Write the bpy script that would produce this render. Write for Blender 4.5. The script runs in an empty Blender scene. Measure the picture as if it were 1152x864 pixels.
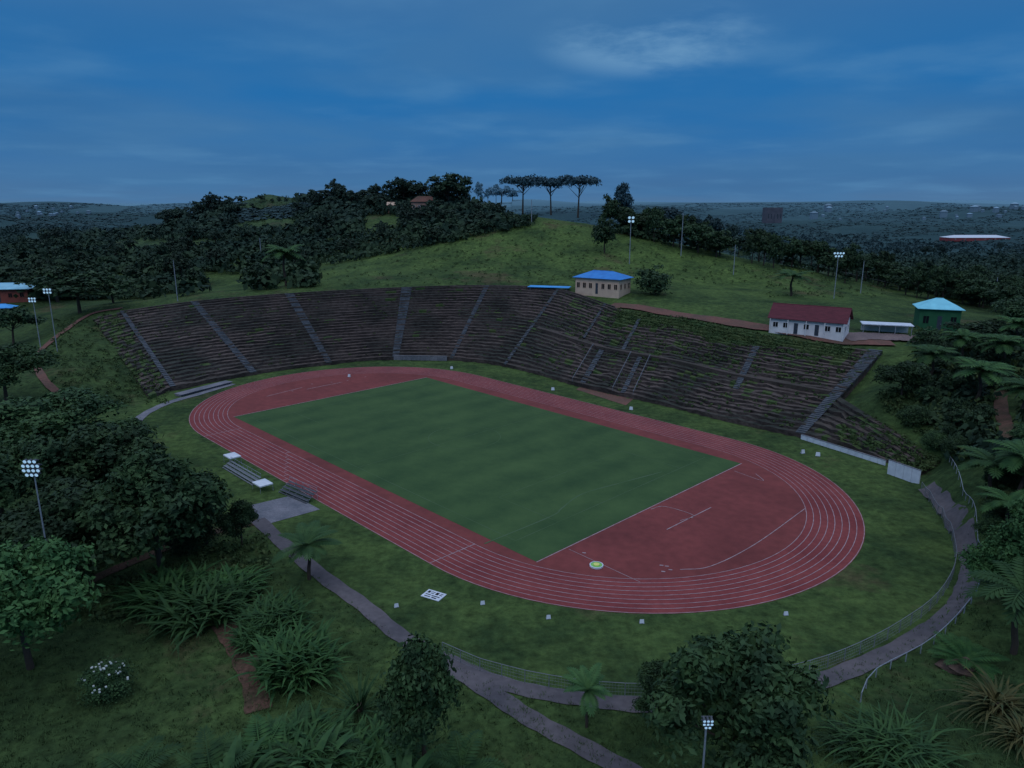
import bpy, math, random
import numpy as np
random.seed(7); rng=np.random.RandomState(7)
C=bpy.context.scene.collection
# ---------------------------------------------------------------- camera
F=816.; V0=228.; H=57.; PIT=math.atan((432-V0)/F); SP,CP=math.sin(PIT),math.cos(PIT)
cd=bpy.data.cameras.new('camera'); cam=bpy.data.objects.new('camera',cd); C.objects.link(cam)
cam.location=(0,0,H); cam.rotation_euler=(math.pi/2-PIT,0,0); cd.sensor_width=36; cd.lens=F/1152*36; cd.clip_end=30000; cd.clip_start=1
bpy.context.scene.camera=cam
def ray(u,v):
    a=(u-576)/F; b=(432-v)/F
    return np.array([a,CP+b*SP,-SP+b*CP])
def g(u,v,z=0.):
    d=ray(u,v); t=(z-H)/d[2]; return np.array([d[0]*t,d[1]*t,z])
def P(u,v,Y):
    d=ray(u,v); t=Y/d[1]; return np.array([d[0]*t,Y,H+d[2]*t])
def W(u,Y,z): return np.array([(u-576)/F*Y,Y,z])
# ---------------------------------------------------------------- materials
def nt(name):
    m=bpy.data.materials.new(name); m.use_nodes=True; n=m.node_tree.nodes; b=n['Principled BSDF']; return m,n,m.node_tree.links,b
def mat(name,c1,c2=None,scale=1.,rough=.85,detail=5,bump=0.,emis=0.,rnd=0.,metal=0.,stretch=(1,1,1),lo=.35,hi=.65,fine=0.,haze=None):
    m,n,l,b=nt(name); b.inputs['Roughness'].default_value=rough; b.inputs['Metallic'].default_value=metal
    b.inputs['Specular IOR Level'].default_value=.25
    b.inputs['Base Color'].default_value=(*c1,1); out=None
    if c2:
        tc=n.new('ShaderNodeTexCoord'); mp=n.new('ShaderNodeMapping'); mp.inputs['Scale'].default_value=stretch
        nz=n.new('ShaderNodeTexNoise'); nz.inputs['Scale'].default_value=scale; nz.inputs['Detail'].default_value=detail
        l.new(tc.outputs['Object'],mp.inputs[0]); l.new(mp.outputs[0],nz.inputs['Vector'])
        r=n.new('ShaderNodeMapRange'); r.inputs[1].default_value=lo; r.inputs[2].default_value=hi; l.new(nz.outputs[0],r.inputs[0])
        mx=n.new('ShaderNodeMix'); mx.data_type='RGBA'; mx.inputs[6].default_value=(*c1,1); mx.inputs[7].default_value=(*c2,1)
        l.new(r.outputs[0],mx.inputs[0]); out=mx.outputs[2]
        if fine:
            n2=n.new('ShaderNodeTexNoise'); n2.inputs['Scale'].default_value=scale*9; n2.inputs['Detail'].default_value=3; l.new(mp.outputs[0],n2.inputs['Vector'])
            r2=n.new('ShaderNodeMapRange'); r2.inputs[1].default_value=.3; r2.inputs[2].default_value=.7; r2.inputs[3].default_value=1-fine; r2.inputs[4].default_value=1+fine; l.new(n2.outputs[0],r2.inputs[0])
            h=n.new('ShaderNodeHueSaturation'); l.new(out,h.inputs['Color']); l.new(r2.outputs[0],h.inputs['Value']); out=h.outputs[0]
        if rnd:
            oi=n.new('ShaderNodeObjectInfo'); r3=n.new('ShaderNodeMapRange'); r3.inputs[3].default_value=1-rnd; r3.inputs[4].default_value=1+rnd; l.new(oi.outputs['Random'],r3.inputs[0])
            h=n.new('ShaderNodeHueSaturation'); l.new(out,h.inputs['Color']); l.new(r3.outputs[0],h.inputs['Value']); out=h.outputs[0]
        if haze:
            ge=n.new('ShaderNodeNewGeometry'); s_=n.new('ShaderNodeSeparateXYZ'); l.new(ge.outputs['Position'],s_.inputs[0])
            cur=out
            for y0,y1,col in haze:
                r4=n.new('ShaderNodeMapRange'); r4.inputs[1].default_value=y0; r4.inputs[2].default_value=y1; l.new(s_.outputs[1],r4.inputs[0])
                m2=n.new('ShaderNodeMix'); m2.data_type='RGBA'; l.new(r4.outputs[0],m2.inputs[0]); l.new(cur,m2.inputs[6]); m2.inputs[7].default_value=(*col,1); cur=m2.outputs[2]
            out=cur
        l.new(out,b.inputs['Base Color'])
        if bump:
            bp=n.new('ShaderNodeBump'); bp.inputs['Strength'].default_value=bump; bp.inputs['Distance'].default_value=.3; l.new(nz.outputs[0],bp.inputs['Height']); l.new(bp.outputs[0],b.inputs['Normal'])
    if emis:
        b.inputs['Emission Color'].default_value=(*c1,1); b.inputs['Emission Strength'].default_value=emis
    return m
M={}
M['track']=mat('track_red',(.18,.034,.034),(.24,.052,.048),.12,.8,6,fine=.12)
M['dzone']=mat('dzone_red',(.155,.036,.032),(.215,.05,.044),.06,.8,8,fine=.14)
M['line']=mat('line_white',(.28,.19,.20),(.42,.33,.34),.8,.8)
M['gline']=mat('grass_line',(.085,.14,.075),(.055,.115,.042),.15,.9)
M['concrete']=mat('concrete',(.12,.13,.15),(.2,.2,.22),.3,.9,fine=.2)
M['stairc']=mat('stair_concrete',(.06,.072,.082),(.11,.125,.14),.5,.9,fine=.25)
M['paving']=mat('paving',(.08,.076,.084),(.13,.116,.12),.12,.9,fine=.15)
M['band']=mat('walkway_earth',(.075,.058,.05),(.05,.045,.035),.12,.9,fine=.2)
M['dirt']=mat('dirt',(.12,.065,.045),(.065,.05,.028),.25,.95,fine=.3)
M['redroad']=mat('red_earth',(.17,.08,.06),(.11,.068,.05),.15,.95,fine=.2)
M['court']=mat('forecourt_paving',(.20,.15,.14),(.14,.11,.11),.2,.95,fine=.2)
M['tread']=mat('terrace_tread',(.082,.064,.055),(.03,.034,.026),.06,.95,10,lo=.42,hi=.58,fine=.5)
M['riser']=mat('terrace_riser',(.036,.03,.027),(.08,.062,.054),.1,.95,10,lo=.4,hi=.6,fine=.5,stretch=(1,1,2))
M['sgrass']=mat('terrace_grass',(.034,.072,.02),(.065,.09,.028),.2,.95,fine=.3)
M['white']=mat('white_paint',(.68,.74,.8),(.55,.61,.67),.8,.6)
M['offwhite']=mat('offwhite_wall',(.85,.84,.82),(.7,.69,.68),.4,.8)
M['beige']=mat('beige_wall',(.72,.53,.38),(.6,.43,.32),.4,.85)
M['pinkwall']=mat('pink_wall',(.4,.24,.18),(.32,.2,.16),.4,.85)
M['maroon']=mat('maroon_roof',(.13,.03,.04),(.09,.022,.03),.5,.8,stretch=(1,6,1),fine=.2)
M['blueroof']=mat('blue_roof',(.04,.26,.66),(.03,.2,.55),.4,.6)
M['cyanroof']=mat('cyan_roof',(.25,.7,.8),(.2,.58,.68),.4,.6)
M['tarp']=mat('blue_tarp',(.08,.42,.85),(.06,.32,.7),.3,.6)
M['palecyan']=mat('pale_roof',(.3,.62,.75),(.24,.5,.62),.3,.6)
M['greenwall']=mat('green_wall',(.022,.11,.05),(.03,.13,.06),.4,.85)
M['redwall']=mat('red_wall',(.3,.085,.06),(.24,.07,.055),.4,.85)
M['glass']=mat('window_dark',(.012,.014,.018),None,rough=.2)
M['door']=mat('door_dark',(.04,.05,.07),(.05,.07,.09),2,.6)
M['metal']=mat('galvanised',(.34,.38,.42),(.24,.27,.3),2,.5,metal=.2)
M['wire']=mat('wire_grey',(.2,.22,.24),(.15,.17,.18),2,.6)
M['dmetal']=mat('dark_metal',(.06,.07,.08),(.09,.1,.11),2,.5)
M['lamp']=mat('lamp_glass',(.5,.78,1.),None,emis=.45)
M['bark']=mat('bark',(.05,.038,.028),(.08,.065,.05),4,.95)
M['black']=mat('black_print',(.02,.02,.025),None)
M['disc1']=mat('disc_green',(.25,.6,.15),(.2,.5,.12),2,.7)
M['disc2']=mat('disc_yellow',(.75,.8,.2),(.65,.7,.2),2,.7)
M['rock']=mat('rock',(.12,.08,.06),(.07,.05,.04),1.2,.95,fine=.3)
HAZE_TINT=[(420,1100,(.02,.048,.052)),(1100,3000,(.042,.10,.125)),(3000,9000,(.14,.28,.35))]  # distance haze painted into foliage base colour, bluer and paler with Y
def fol(name,a,b,sc=6.,rn=.35,hz=None): return mat(name,a,b,sc,.75,3,rnd=rn,lo=.38,hi=.62,haze=hz)
M['leaf_near']=fol('leaf_near',(.018,.046,.018),(.042,.088,.028))
M['leaf_lite']=fol('leaf_lite',(.028,.088,.026),(.055,.13,.038))
M['leaf_mid']=fol('leaf_mid',(.016,.04,.019),(.036,.072,.027),hz=HAZE_TINT)
M['leaf_far']=fol('leaf_far',(.016,.038,.022),(.034,.064,.03),hz=HAZE_TINT)
M['leaf_dry']=fol('leaf_dry',(.13,.115,.035),(.06,.09,.03))
M['palm']=fol('palm_leaf',(.018,.062,.016),(.04,.10,.024),rn=.3)
M['flower']=mat('white_petal',(.55,.6,.56),None)
M['wood']=mat('distant_leaf',(.014,.036,.021),(.034,.064,.028),.05,.9,6,lo=.4,hi=.6,haze=HAZE_TINT)
M['plainwood']=mat('plain_leaf',(.024,.058,.060),(.032,.07,.072),.008,.9,8,lo=.42,hi=.58,haze=HAZE_TINT[1:])  # bluish base tone has aerial haze painted in
# pitch material with mowing bands
m,n,l,b=nt('pitch_grass'); b.inputs['Roughness'].default_value=.9; b.inputs['Specular IOR Level'].default_value=.15
tc=n.new('ShaderNodeTexCoord'); w=n.new('ShaderNodeTexWave'); w.inputs['Scale'].default_value=.032; w.inputs['Distortion'].default_value=.35; w.inputs['Detail'].default_value=2
l.new(tc.outputs['Object'],w.inputs[0])
nz=n.new('ShaderNodeTexNoise'); nz.inputs['Scale'].default_value=.06; nz.inputs['Detail'].default_value=10; nz.inputs['Roughness'].default_value=.75; l.new(tc.outputs['Object'],nz.inputs[0])
ad=n.new('ShaderNodeMath'); ad.operation='MULTIPLY_ADD'; ad.inputs[1].default_value=.11; l.new(w.outputs['Fac'],ad.inputs[0]); l.new(nz.outputs[0],ad.inputs[2])
cr=n.new('ShaderNodeValToRGB'); cr.color_ramp.elements[0].position=.38; cr.color_ramp.elements[0].color=(.034,.076,.028,1); cr.color_ramp.elements[1].position=.74; cr.color_ramp.elements[1].color=(.066,.124,.042,1)
l.new(ad.outputs[0],cr.inputs[0]); l.new(cr.outputs[0],b.inputs['Base Color']); M['pitch']=m
# terrain material
m,n,l,b=nt('terrain_ground'); b.inputs['Roughness'].default_value=.95; b.inputs['Specular IOR Level'].default_value=.1
tc=n.new('ShaderNodeTexCoord')
def noise(sc,det=6,ro=.6):
    q=n.new('ShaderNodeTexNoise'); q.inputs['Scale'].default_value=sc; q.inputs['Detail'].default_value=det; q.inputs['Roughness'].default_value=ro; l.new(tc.outputs['Object'],q.inputs[0]); return q
def ramp(src,a,ca,bb,cb):
    r=n.new('ShaderNodeValToRGB'); r.color_ramp.elements[0].position=a; r.color_ramp.elements[0].color=(*ca,1); r.color_ramp.elements[1].position=bb; r.color_ramp.elements[1].color=(*cb,1); l.new(src,r.inputs[0]); return r.outputs[0]
def mix(f,a,bb):
    x=n.new('ShaderNodeMix'); x.data_type='RGBA'; l.new(f,x.inputs[0]); l.new(a,x.inputs[6]); l.new(bb,x.inputs[7]); return x.outputs[2]
na=noise(.05,10,.75); nb=noise(.6,6,.7); nc=noise(.03,8,.7)
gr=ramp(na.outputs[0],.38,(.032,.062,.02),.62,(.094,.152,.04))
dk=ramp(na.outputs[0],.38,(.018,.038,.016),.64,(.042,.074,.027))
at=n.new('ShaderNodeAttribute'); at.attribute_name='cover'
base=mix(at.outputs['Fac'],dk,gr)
dm=n.new('ShaderNodeMapRange'); dm.inputs[1].default_value=.56; dm.inputs[2].default_value=.66; dm.inputs[4].default_value=.7; l.new(nc.outputs[0],dm.inputs[0])
dc=n.new('ShaderNodeRGB'); dc.outputs[0].default_value=(.09,.07,.038,1)
base=mix(dm.outputs[0],base,dc.outputs[0])
hs=n.new('ShaderNodeHueSaturation'); mr=n.new('ShaderNodeMapRange'); mr.inputs[1].default_value=.3; mr.inputs[2].default_value=.7; mr.inputs[3].default_value=.5; mr.inputs[4].default_value=1.5; l.new(nb.outputs[0],mr.inputs[0]); l.new(mr.outputs[0],hs.inputs['Value']); l.new(base,hs.inputs['Color'])
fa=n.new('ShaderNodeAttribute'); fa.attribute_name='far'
nf=noise(.003,9,.75); fc=ramp(nf.outputs[0],.42,(.024,.06,.064),.62,(.04,.088,.09))  # far ground colour blued to imitate distance haze
fa2=n.new('ShaderNodeAttribute'); fa2.attribute_name='horizon'; hc=n.new('ShaderNodeRGB'); hc.outputs[0].default_value=(.14,.28,.35,1)  # palest haze tint, painted into the ground colour towards the horizon
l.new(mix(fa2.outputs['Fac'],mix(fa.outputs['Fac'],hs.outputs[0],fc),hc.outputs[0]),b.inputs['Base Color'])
bp=n.new('ShaderNodeBump'); bp.inputs['Strength'].default_value=.8; bp.inputs['Distance'].default_value=.7; l.new(nb.outputs[0],bp.inputs['Height']); l.new(bp.outputs[0],b.inputs['Normal'])
M['terrain']=m
# ---------------------------------------------------------------- mesh helpers
class MB:
    def __init__(s): s.v=[]; s.f=[]; s.m=[]
    def quad(s,a,b,c,d,mi=0):
        k=len(s.v); s.v+=[tuple(a),tuple(b),tuple(c),tuple(d)]; s.f.append((k,k+1,k+2,k+3)); s.m.append(mi)
    def tri(s,a,b,c,mi=0):
        k=len(s.v); s.v+=[tuple(a),tuple(b),tuple(c)]; s.f.append((k,k+1,k+2)); s.m.append(mi)
    def box(s,x0,x1,y0,y1,z0,z1,mi=0):
        k=len(s.v); s.v+=[(x0,y0,z0),(x1,y0,z0),(x1,y1,z0),(x0,y1,z0),(x0,y0,z1),(x1,y0,z1),(x1,y1,z1),(x0,y1,z1)]
        for f in ((0,3,2,1),(4,5,6,7),(0,1,5,4),(1,2,6,5),(2,3,7,6),(3,0,4,7)): s.f.append(tuple(k+i for i in f)); s.m.append(mi)
        return s
    def tube(s,p,q,r0,r1,n=8,mi=0):
        p=np.array(p,float); q=np.array(q,float); d=q-p; d/=max(np.linalg.norm(d),1e-9)
        a=np.cross(d,(0,0,1) if abs(d[2])<.9 else (1,0,0)); a/=np.linalg.norm(a); c=np.cross(d,a); k=len(s.v)
        for (o,r) in ((p,r0),(q,r1)):
            for i in range(n):
                t=2*math.pi*i/n; s.v.append(tuple(o+r*(math.cos(t)*a+math.sin(t)*c)))
        for i in range(n):
            j=(i+1)%n; s.f.append((k+i,k+j,k+n+j,k+n+i)); s.m.append(mi)
        s.f.append(tuple(k+n+i for i in range(n))); s.m.append(mi); s.f.append(tuple(k+n-1-i for i in range(n))); s.m.append(mi)
        return s
    def mesh(s,name,mats):
        me=bpy.data.meshes.new(name); me.from_pydata(s.v,[],s.f)
        for q in (mats if isinstance(mats,(list,tuple)) else [mats]): me.materials.append(q)
        if max(s.m+[0])>0: me.polygons.foreach_set('material_index',s.m)
        me.update(); return me
    def build(s,name,mats,parent=None,loc=None,rot=0):
        return link(name,s.mesh(name,mats),parent,loc,rot)
def link(name,me,parent=None,loc=None,rot=0):
    o=bpy.data.objects.new(name,me); C.objects.link(o)
    if parent: o.parent=parent
    if loc is not None: o.location=tuple(loc)
    if rot: o.rotation_euler=(0,0,rot)
    return o
def tag(o,label,cat,group=None):
    o['label']=label; o['category']=cat
    if group: o['group']=group
    return o
def struct(o): o['kind']='structure'; return o
def thing(name,label,cat,loc,rot=0,group=None,scale=None):
    o=bpy.data.objects.new(name,None); C.objects.link(o); o.location=tuple(loc); o.rotation_euler=(0,0,rot)
    if scale: o.scale=scale
    o.empty_display_size=.5
    return tag(o,label,cat,group)
def catmull(pts,sub):
    p=[np.array(q,float) for q in pts]; n=len(p); out=[]
    for i in range(n-1):
        a,b,c,d=(p[i-1] if i>0 else 2*p[0]-p[1]),p[i],p[i+1],(p[i+2] if i+2<n else 2*p[n-1]-p[n-2])
        for k in range(sub):
            t=k/sub; out.append(.5*((2*b)+(-a+c)*t+(2*a-5*b+4*c-d)*t*t+(-a+3*b-3*c+d)*t**3))
    out.append(p[-1])
    return out
# ---------------------------------------------------------------- stand columns
cols=[((192,437),(135,351),15),((285,420),(218,340),19),((370,409),(325,331),21),((445,403),(458,324),22),((508,404),(548,322),22),
      ((568,411),(628,326),21),((650,433),(700,348),18),((740,453),(778,360),17),((812,471),(858,376),16),((905,490),(993,396),14.5)]
SUB=10
SB=catmull([g(*c[0],.6) for c in cols],SUB); ST=catmull([g(*c[1],c[2]) for c in cols],SUB)
def mkS(B,T,sub):
    def f_(s,t):
        x=min(max(s*sub,0),len(B)-1.0001); i=int(x); f=x-i
        a=B[i]*(1-f)+B[i+1]*f; b=T[i]*(1-f)+T[i+1]*f
        return a*(1-t)+b*t
    return f_
S=mkS(SB,ST,SUB)
SB2=catmull([SB[-1]-np.array([0,0,.1]),g(958,503,.4),g(1030,534,.4)],8); ST2=catmull([S(9,.42),g(1005,484,4.8),g(1058,520,3.0)],8); S2=mkS(SB2,ST2,8)
SB3=catmull([g(128,460,.4),g(160,451,.5),SB[0]],8); ST3=catmull([g(56,396,9.),g(94,362,13.),ST[0]],8); S3=mkS(SB3,ST3,8)
# ---------------------------------------------------------------- terrain
bowl_px=[(160,453),(192,440),(285,422),(370,411),(445,405),(508,406),(565,412),(650,434),(740,454),(812,473),(905,492),(960,507),(1032,540),(1062,575),(1090,625),(1080,672),(1010,728),(900,775),(800,797),(700,797),(600,780),(500,750),(440,712),(370,662),(300,600),(200,545),(140,500),(132,468)]
bowl=np.array([g(*q)[:2] for q in bowl_px])
def inpoly(x,y,poly):
    r=np.zeros(np.shape(x),bool); n=len(poly)
    for i in range(n):
        x0,y0=poly[i]; x1,y1=poly[(i+1)%n]
        if y0==y1: continue
        c=((y0>y)!=(y1>y))&(x<(x1-x0)*(y-y0)/(y1-y0)+x0); r^=c
    return r
cp=[]
def add(p,c=.5): cp.append((p[0],p[1],p[2],c))
for q in bowl_px[12:]: add(g(*q),.6)
for q in [(300,500),(500,520),(700,560),(900,620),(500,700),(700,750),(250,460),(700,480),(950,680)]: add(g(*q),.7)
for (u,v,z,c) in [(100,864,0,.2),(400,864,0,.2),(700,864,0,.2),(1000,864,0,.35),(1152,864,1,.3),(0,800,0,.3),(200,780,0,.45),(0,650,0,.1),(150,650,0,.3),(250,640,0,.4),(0,560,1,.1),(60,500,2,.1),(0,450,4,.1),
    (1152,760,1.5,.3),(1120,680,3,.3),(1152,600,8,.3),(1120,560,8,.3),(1152,500,13,.6),(1110,480,11,.4),(1100,420,14,.2),(1150,400,16,.5),(1150,370,16,.2),(1060,368,15,.2),(1005,386,14.8,.5),(960,380,15.5,.4),(910,378,16,.4),(860,372,16.5,.5),(1095,505,8,.3),(1050,455,9.5,.2),(1092,540,6,.3),(1000,440,10.5,.4),(1012,470,6.6,.3),
    (780,352,17.5,.8),(720,340,19,.8),(680,330,20.3,.8),(640,325,21,.7),
    (95,350,14.5,.4),(20,385,6,.1),(55,372,10,.3),(20,420,4,.2),(60,450,2,.3)]: add(g(u,v,z),c)
for s in range(0,10):
    for t,dz in ((0,-.9),(.25,-2.),(.5,-2.5),(.75,-2.),(1,-.4)):
        q=S(s,t).copy(); q[2]+=dz; add(q,.5)
    o=S(s,1)-S(s,0); o[2]=0; o/=np.linalg.norm(o); q=S(s,1)+o*5; q[2]-=.1; add(q,.55)
for i in (8,16):
    for t,dz in ((0,-.9),(.5,-1.6),(1,-.3)):
        q=SB2[i]*(1-t)+ST2[i]*t; q[2]+=dz; add(q,.5)
for i in (0,4,8,12):
    for t,dz in ((0,-.4),(.3,.6),(.6,1.2),(1,0)):
        q=SB3[i]*(1-t)+ST3[i]*t; q[2]+=(dz if i<12 else -.5); add(q,.32)
for (u,v,Y,c) in [(360,316,350,.7),(440,290,390,.9),(520,264,415,.95),(600,245,430,1),(660,250,425,1),(720,264,420,1),(800,282,412,1),(900,300,395,1),(1000,327,360,.6),(1100,349,320,.2),(520,300,365,.9),(600,290,370,1),(650,290,365,1),(740,305,360,1),(820,320,345,1),(900,330,320,.8),
    (180,252,720,.2),(240,234,700,.4),(300,218,680,.5),(345,228,680,.4),(400,222,660,.1),(500,222,625,.1),(560,238,570,.1),(0,268,900,.2),(100,292,520,.3),(0,330,360,.2),(200,302,460,.5),(300,258,590,.45),(262,250,630,.5),(340,258,590,.5),(430,250,560,.8),(250,322,390,.6),(330,300,430,.6),(50,300,480,.2),(120,335,360,.3),(0,370,290,.2),(390,262,520,.4),(140,270,620,.5)]: add(P(u,v,Y),c)
for (u,Y,z,c) in [(600,540,34,.1),(700,520,26,.1),(800,500,14,.1),(900,500,8,.1),(1000,450,8,.1),(1100,400,9,.1),(1152,350,12,.1),(420,470,30,.4),(400,950,20,0),(150,1000,10,.1),(600,800,10,0),(800,700,2,0),(1000,700,0,0),(1150,900,0,0),(1400,400,10,0),(-300,500,5,0),(-300,900,0,0)]: add(W(u,Y,z),c)
for a in range(0,360,20):
    for R_ in (1600,3500,9000): add((R_*math.cos(math.radians(a)),R_*math.sin(math.radians(a)),0),0)
for q in [(-250,50,0),(-250,-100,0),(0,-150,0),(250,-100,0),(250,80,6),(200,120,9),(-200,150,0),(0,30,0),(-100,40,0),(100,40,0)]: add(q,.3)
cp=np.array(cp); N=len(cp)
def dist(A,B): return np.sqrt(((A[:,None,:]-B[None,:,:])**2).sum(-1))
K=dist(cp[:,:2],cp[:,:2])+np.eye(N)*(-.5)
Amat=np.zeros((N+1,N+1)); Amat[:N,:N]=K; Amat[:N,N]=1; Amat[N,:N]=1
wt=np.linalg.solve(Amat,np.r_[cp[:,2],0])
def lines(lo,hi,a,b,st,gr):
    xs=list(np.arange(a,b+.01,st)); d=st; x=b
    while x<hi: d*=gr; x+=d; xs.append(x)
    d=st; x=a; pre=[]
    while x>lo: d*=gr; x-=d; pre.append(x)
    return np.array(pre[::-1]+xs)
GX=lines(-9500,9500,-270,300,2.6,1.06); GY=lines(-400,11000,20,450,2.6,1.045)
XX,YY=np.meshgrid(GX,GY); pts=np.c_[XX.ravel(),YY.ravel()]
ZZ=np.zeros(len(pts)); CV=np.zeros(len(pts))
for i in range(0,len(pts),4000):
    q=pts[i:i+4000]; D=dist(q,cp[:,:2]); ZZ[i:i+4000]=D@wt[:N]+wt[N]
    w_=1/(D**2+60)**1.6; CV[i:i+4000]=(w_@cp[:,3])/w_.sum(1)
r_=np.hypot(pts[:,0],pts[:,1]); x,y=pts[:,0],pts[:,1]
rough=(np.sin(x*.11+1.3*np.sin(y*.07))*np.cos(y*.13+np.sin(x*.05)))*.35+np.sin(x*.031+2)*np.cos(y*.027)*1.6*np.clip((r_-330)/200,0,1)+np.sin(x*.07+y*.045+np.sin(x*.02)*2)*1.0*np.clip((r_-320)/60,0,1)
farh=(np.sin(x*.0011+1)+np.sin(x*.0023+y*.001)+.5*np.sin(x*.006))*14+30+22*(x>0)+12*np.sin(x*.0037+2)
fz=np.clip((r_-2500)/5000,0,1)
midh=(np.sin(x*.006+y*.002)+np.sin(y*.005-x*.003+1))*7*np.clip((r_-800)/500,0,1)*(1-np.clip((r_-4500)/2000,0,1))
ZZ=ZZ+rough*.6; ZZ=ZZ*(1-np.clip((r_-1200)/1500,0,1))+fz*farh+midh
for (u,Y,h_,sx_,sy_) in [(20,1250,36,260,200),(150,1700,44,330,260),(-80,1000,26,180,160),(60,2800,44,700,400),(1080,2400,26,500,400),(760,2900,34,600,400),(1200,1500,16,300,200),(950,4200,40,1100,500),(300,4500,50,1500,500)]:
    c_=W(u,Y,0); ZZ+=h_*np.exp(-((x-c_[0])/sx_)**2-((y-c_[1])/sy_)**2)
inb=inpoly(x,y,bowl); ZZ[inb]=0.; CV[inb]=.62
Zg=ZZ.reshape(XX.shape)
def hgt(x,y):
    x=np.asarray(x,float); y=np.asarray(y,float)
    i=np.clip(np.searchsorted(GX,x)-1,0,len(GX)-2); j=np.clip(np.searchsorted(GY,y)-1,0,len(GY)-2)
    fx=np.clip((x-GX[i])/(GX[i+1]-GX[i]),0,1); fy=np.clip((y-GY[j])/(GY[j+1]-GY[j]),0,1)
    return (Zg[j,i]*(1-fx)+Zg[j,i+1]*fx)*(1-fy)+(Zg[j+1,i]*(1-fx)+Zg[j+1,i+1]*fx)*fy
TS=np.geomspace(40,10000,1400)
def hit(u,v):
    d=ray(u,v); z=H+d[2]*TS; h=hgt(d[0]*TS,d[1]*TS); k=np.argmax(z<h)
    if k==0: t=TS[-1]
    else:
        e0=z[k-1]-h[k-1]; e1=z[k]-h[k]; t=TS[k-1]+(TS[k]-TS[k-1])*e0/(e0-e1)
    return np.array([d[0]*t,d[1]*t,float(hgt(d[0]*t,d[1]*t))]),t
nx,ny=len(GX),len(GY)
idx=np.arange(nx*ny).reshape(ny,nx)
fq=np.stack([idx[:-1,:-1],idx[:-1,1:],idx[1:,1:],idx[1:,:-1]],-1).reshape(-1,4)
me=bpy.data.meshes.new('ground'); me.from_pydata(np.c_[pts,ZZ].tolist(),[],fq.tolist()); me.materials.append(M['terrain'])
for nm,val in (('cover',np.clip(CV*1.1,0,1)),('far',np.clip((r_-520)/700,0,1)),('horizon',np.clip((r_-1800)/7000,0,1))):  # far and horizon weight the haze painted into the ground colour
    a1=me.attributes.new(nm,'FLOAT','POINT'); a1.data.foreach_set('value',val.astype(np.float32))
me.polygons.foreach_set('use_smooth',[True]*len(me.polygons)); me.update()
struct(link('ground',me))
def ribbon(name,px,width,m,off=.1,sub=8,zfix=None,n=3):
    pts=[ (g(*q,zfix) if zfix is not None else hit(*q)[0]) for q in px]
    c=catmull(pts,sub); b=MB(); rows=[]
    for i,p in enumerate(c):
        d=(c[min(i+1,len(c)-1)]-c[max(i-1,0)])[:2]; d/=max(np.linalg.norm(d),1e-6); nn=np.array([-d[1],d[0]])
        row=[]
        for k in range(n+1):
            q=p[:2]+nn*width*(k/n-.5)*(1+.07*math.sin(i*1.7)+.05*math.sin(i*.6+k)); z=(zfix if zfix is not None else float(hgt(*q)))+off; row.append((q[0],q[1],z))
        rows.append(row)
    for r0,r1 in zip(rows[:-1],rows[1:]):
        for k in range(n): b.quad(r0[k+1],r0[k],r1[k],r1[k+1])
    return struct(b.build(name,m))
def poly(name,px,m,z):
    b=MB(); b.v=[tuple(g(*q,z)) for q in px]; b.f=[tuple(range(len(px)))]; b.m=[0]; return struct(b.build(name,m))
# ---------------------------------------------------------------- track and pitch (local frame)
CX,CY,TH,HS,RO=-11.9,173.1,-.801,47.,46.8
TF=dict(loc=(CX,CY,0),rot=TH)
def stad(R,n=48):
    o=[]
    for k in range(n+1): a=-math.pi/2+math.pi*k/n; o.append((HS+R*math.cos(a),R*math.sin(a)))
    for k in range(n+1): a=math.pi/2+math.pi*k/n; o.append((-HS+R*math.cos(a),R*math.sin(a)))
    return o
def ring(b,R0,R1,z):
    A_,B_=stad(R0),stad(R1)
    for i in range(len(A_)):
        j=(i+1)%len(A_); b.quad((*A_[i],z),(*B_[i],z),(*B_[j],z),(*A_[j],z))
b=MB(); b.v=[(*p,.02) for p in stad(37)]; b.f=[tuple(range(len(b.v)))]; b.m=[0]; struct(b.build('infield_surface',M['dzone'],**TF))
b=MB(); ring(b,37,RO,.02); struct(b.build('running_track',M['track'],**TF))
b=MB()
for k in range(9):
    r=36.95+k*1.215; ring(b,r-.06,r+.06,.045)
def seg(b,p,q,w,z):
    p=np.array(p,float); q=np.array(q,float); d=(q-p)/np.linalg.norm(q-p); nn=np.array([-d[1],d[0]])*w/2
    b.quad((*(p+nn),z),(*(p-nn),z),(*(q-nn),z),(*(q+nn),z))
seg(b,(57.9,-34),(57.9,32.6),.2,.05); seg(b,(-57.6,-34),(-57.6,32.6),.2,.05)
for xx in (46,-46): seg(b,(xx,-46.7),(xx,-37),.16,.05)
for k in range(8):
    xx=-20+k*2.2; y0=-37-k*1.215; seg(b,(xx,y0),(xx,y0-.9),.18,.05)
def loc2(u,v):
    p=g(u,v)[:2]-np.array([CX,CY]); return np.array([p[0]*math.cos(-TH)-p[1]*math.sin(-TH),p[0]*math.sin(-TH)+p[1]*math.cos(-TH)])
def pl(b,px,w,z):
    c=catmull([loc2(*q) for q in px],6)
    for a_,c_ in zip(c[:-1],c[1:]): seg(b,a_,c_,w,z)
pl(b,[(765,641),(800,637),(850,612),(906,572)],.16,.05)
pl(b,[(750,596),(800,571)],.2,.05); pl(b,[(732,573),(748,570),(780,580),(765,586)],.14,.05); pl(b,[(826,530),(858,541),(850,533)],.12,.05)
pl(b,[(300,446),(340,436)],.25,.05); pl(b,[(345,438),(385,430)],.25,.05); pl(b,[(640,618),(720,655)],.1,.05)
for q in [(742,636),(748,637),(752,641),(744,643),(655,622),(350,432),(372,430),(390,428),(328,440),(410,424)]:
    p=loc2(*q); seg(b,p,p+np.array([.5,.35]),.3,.052)
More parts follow.
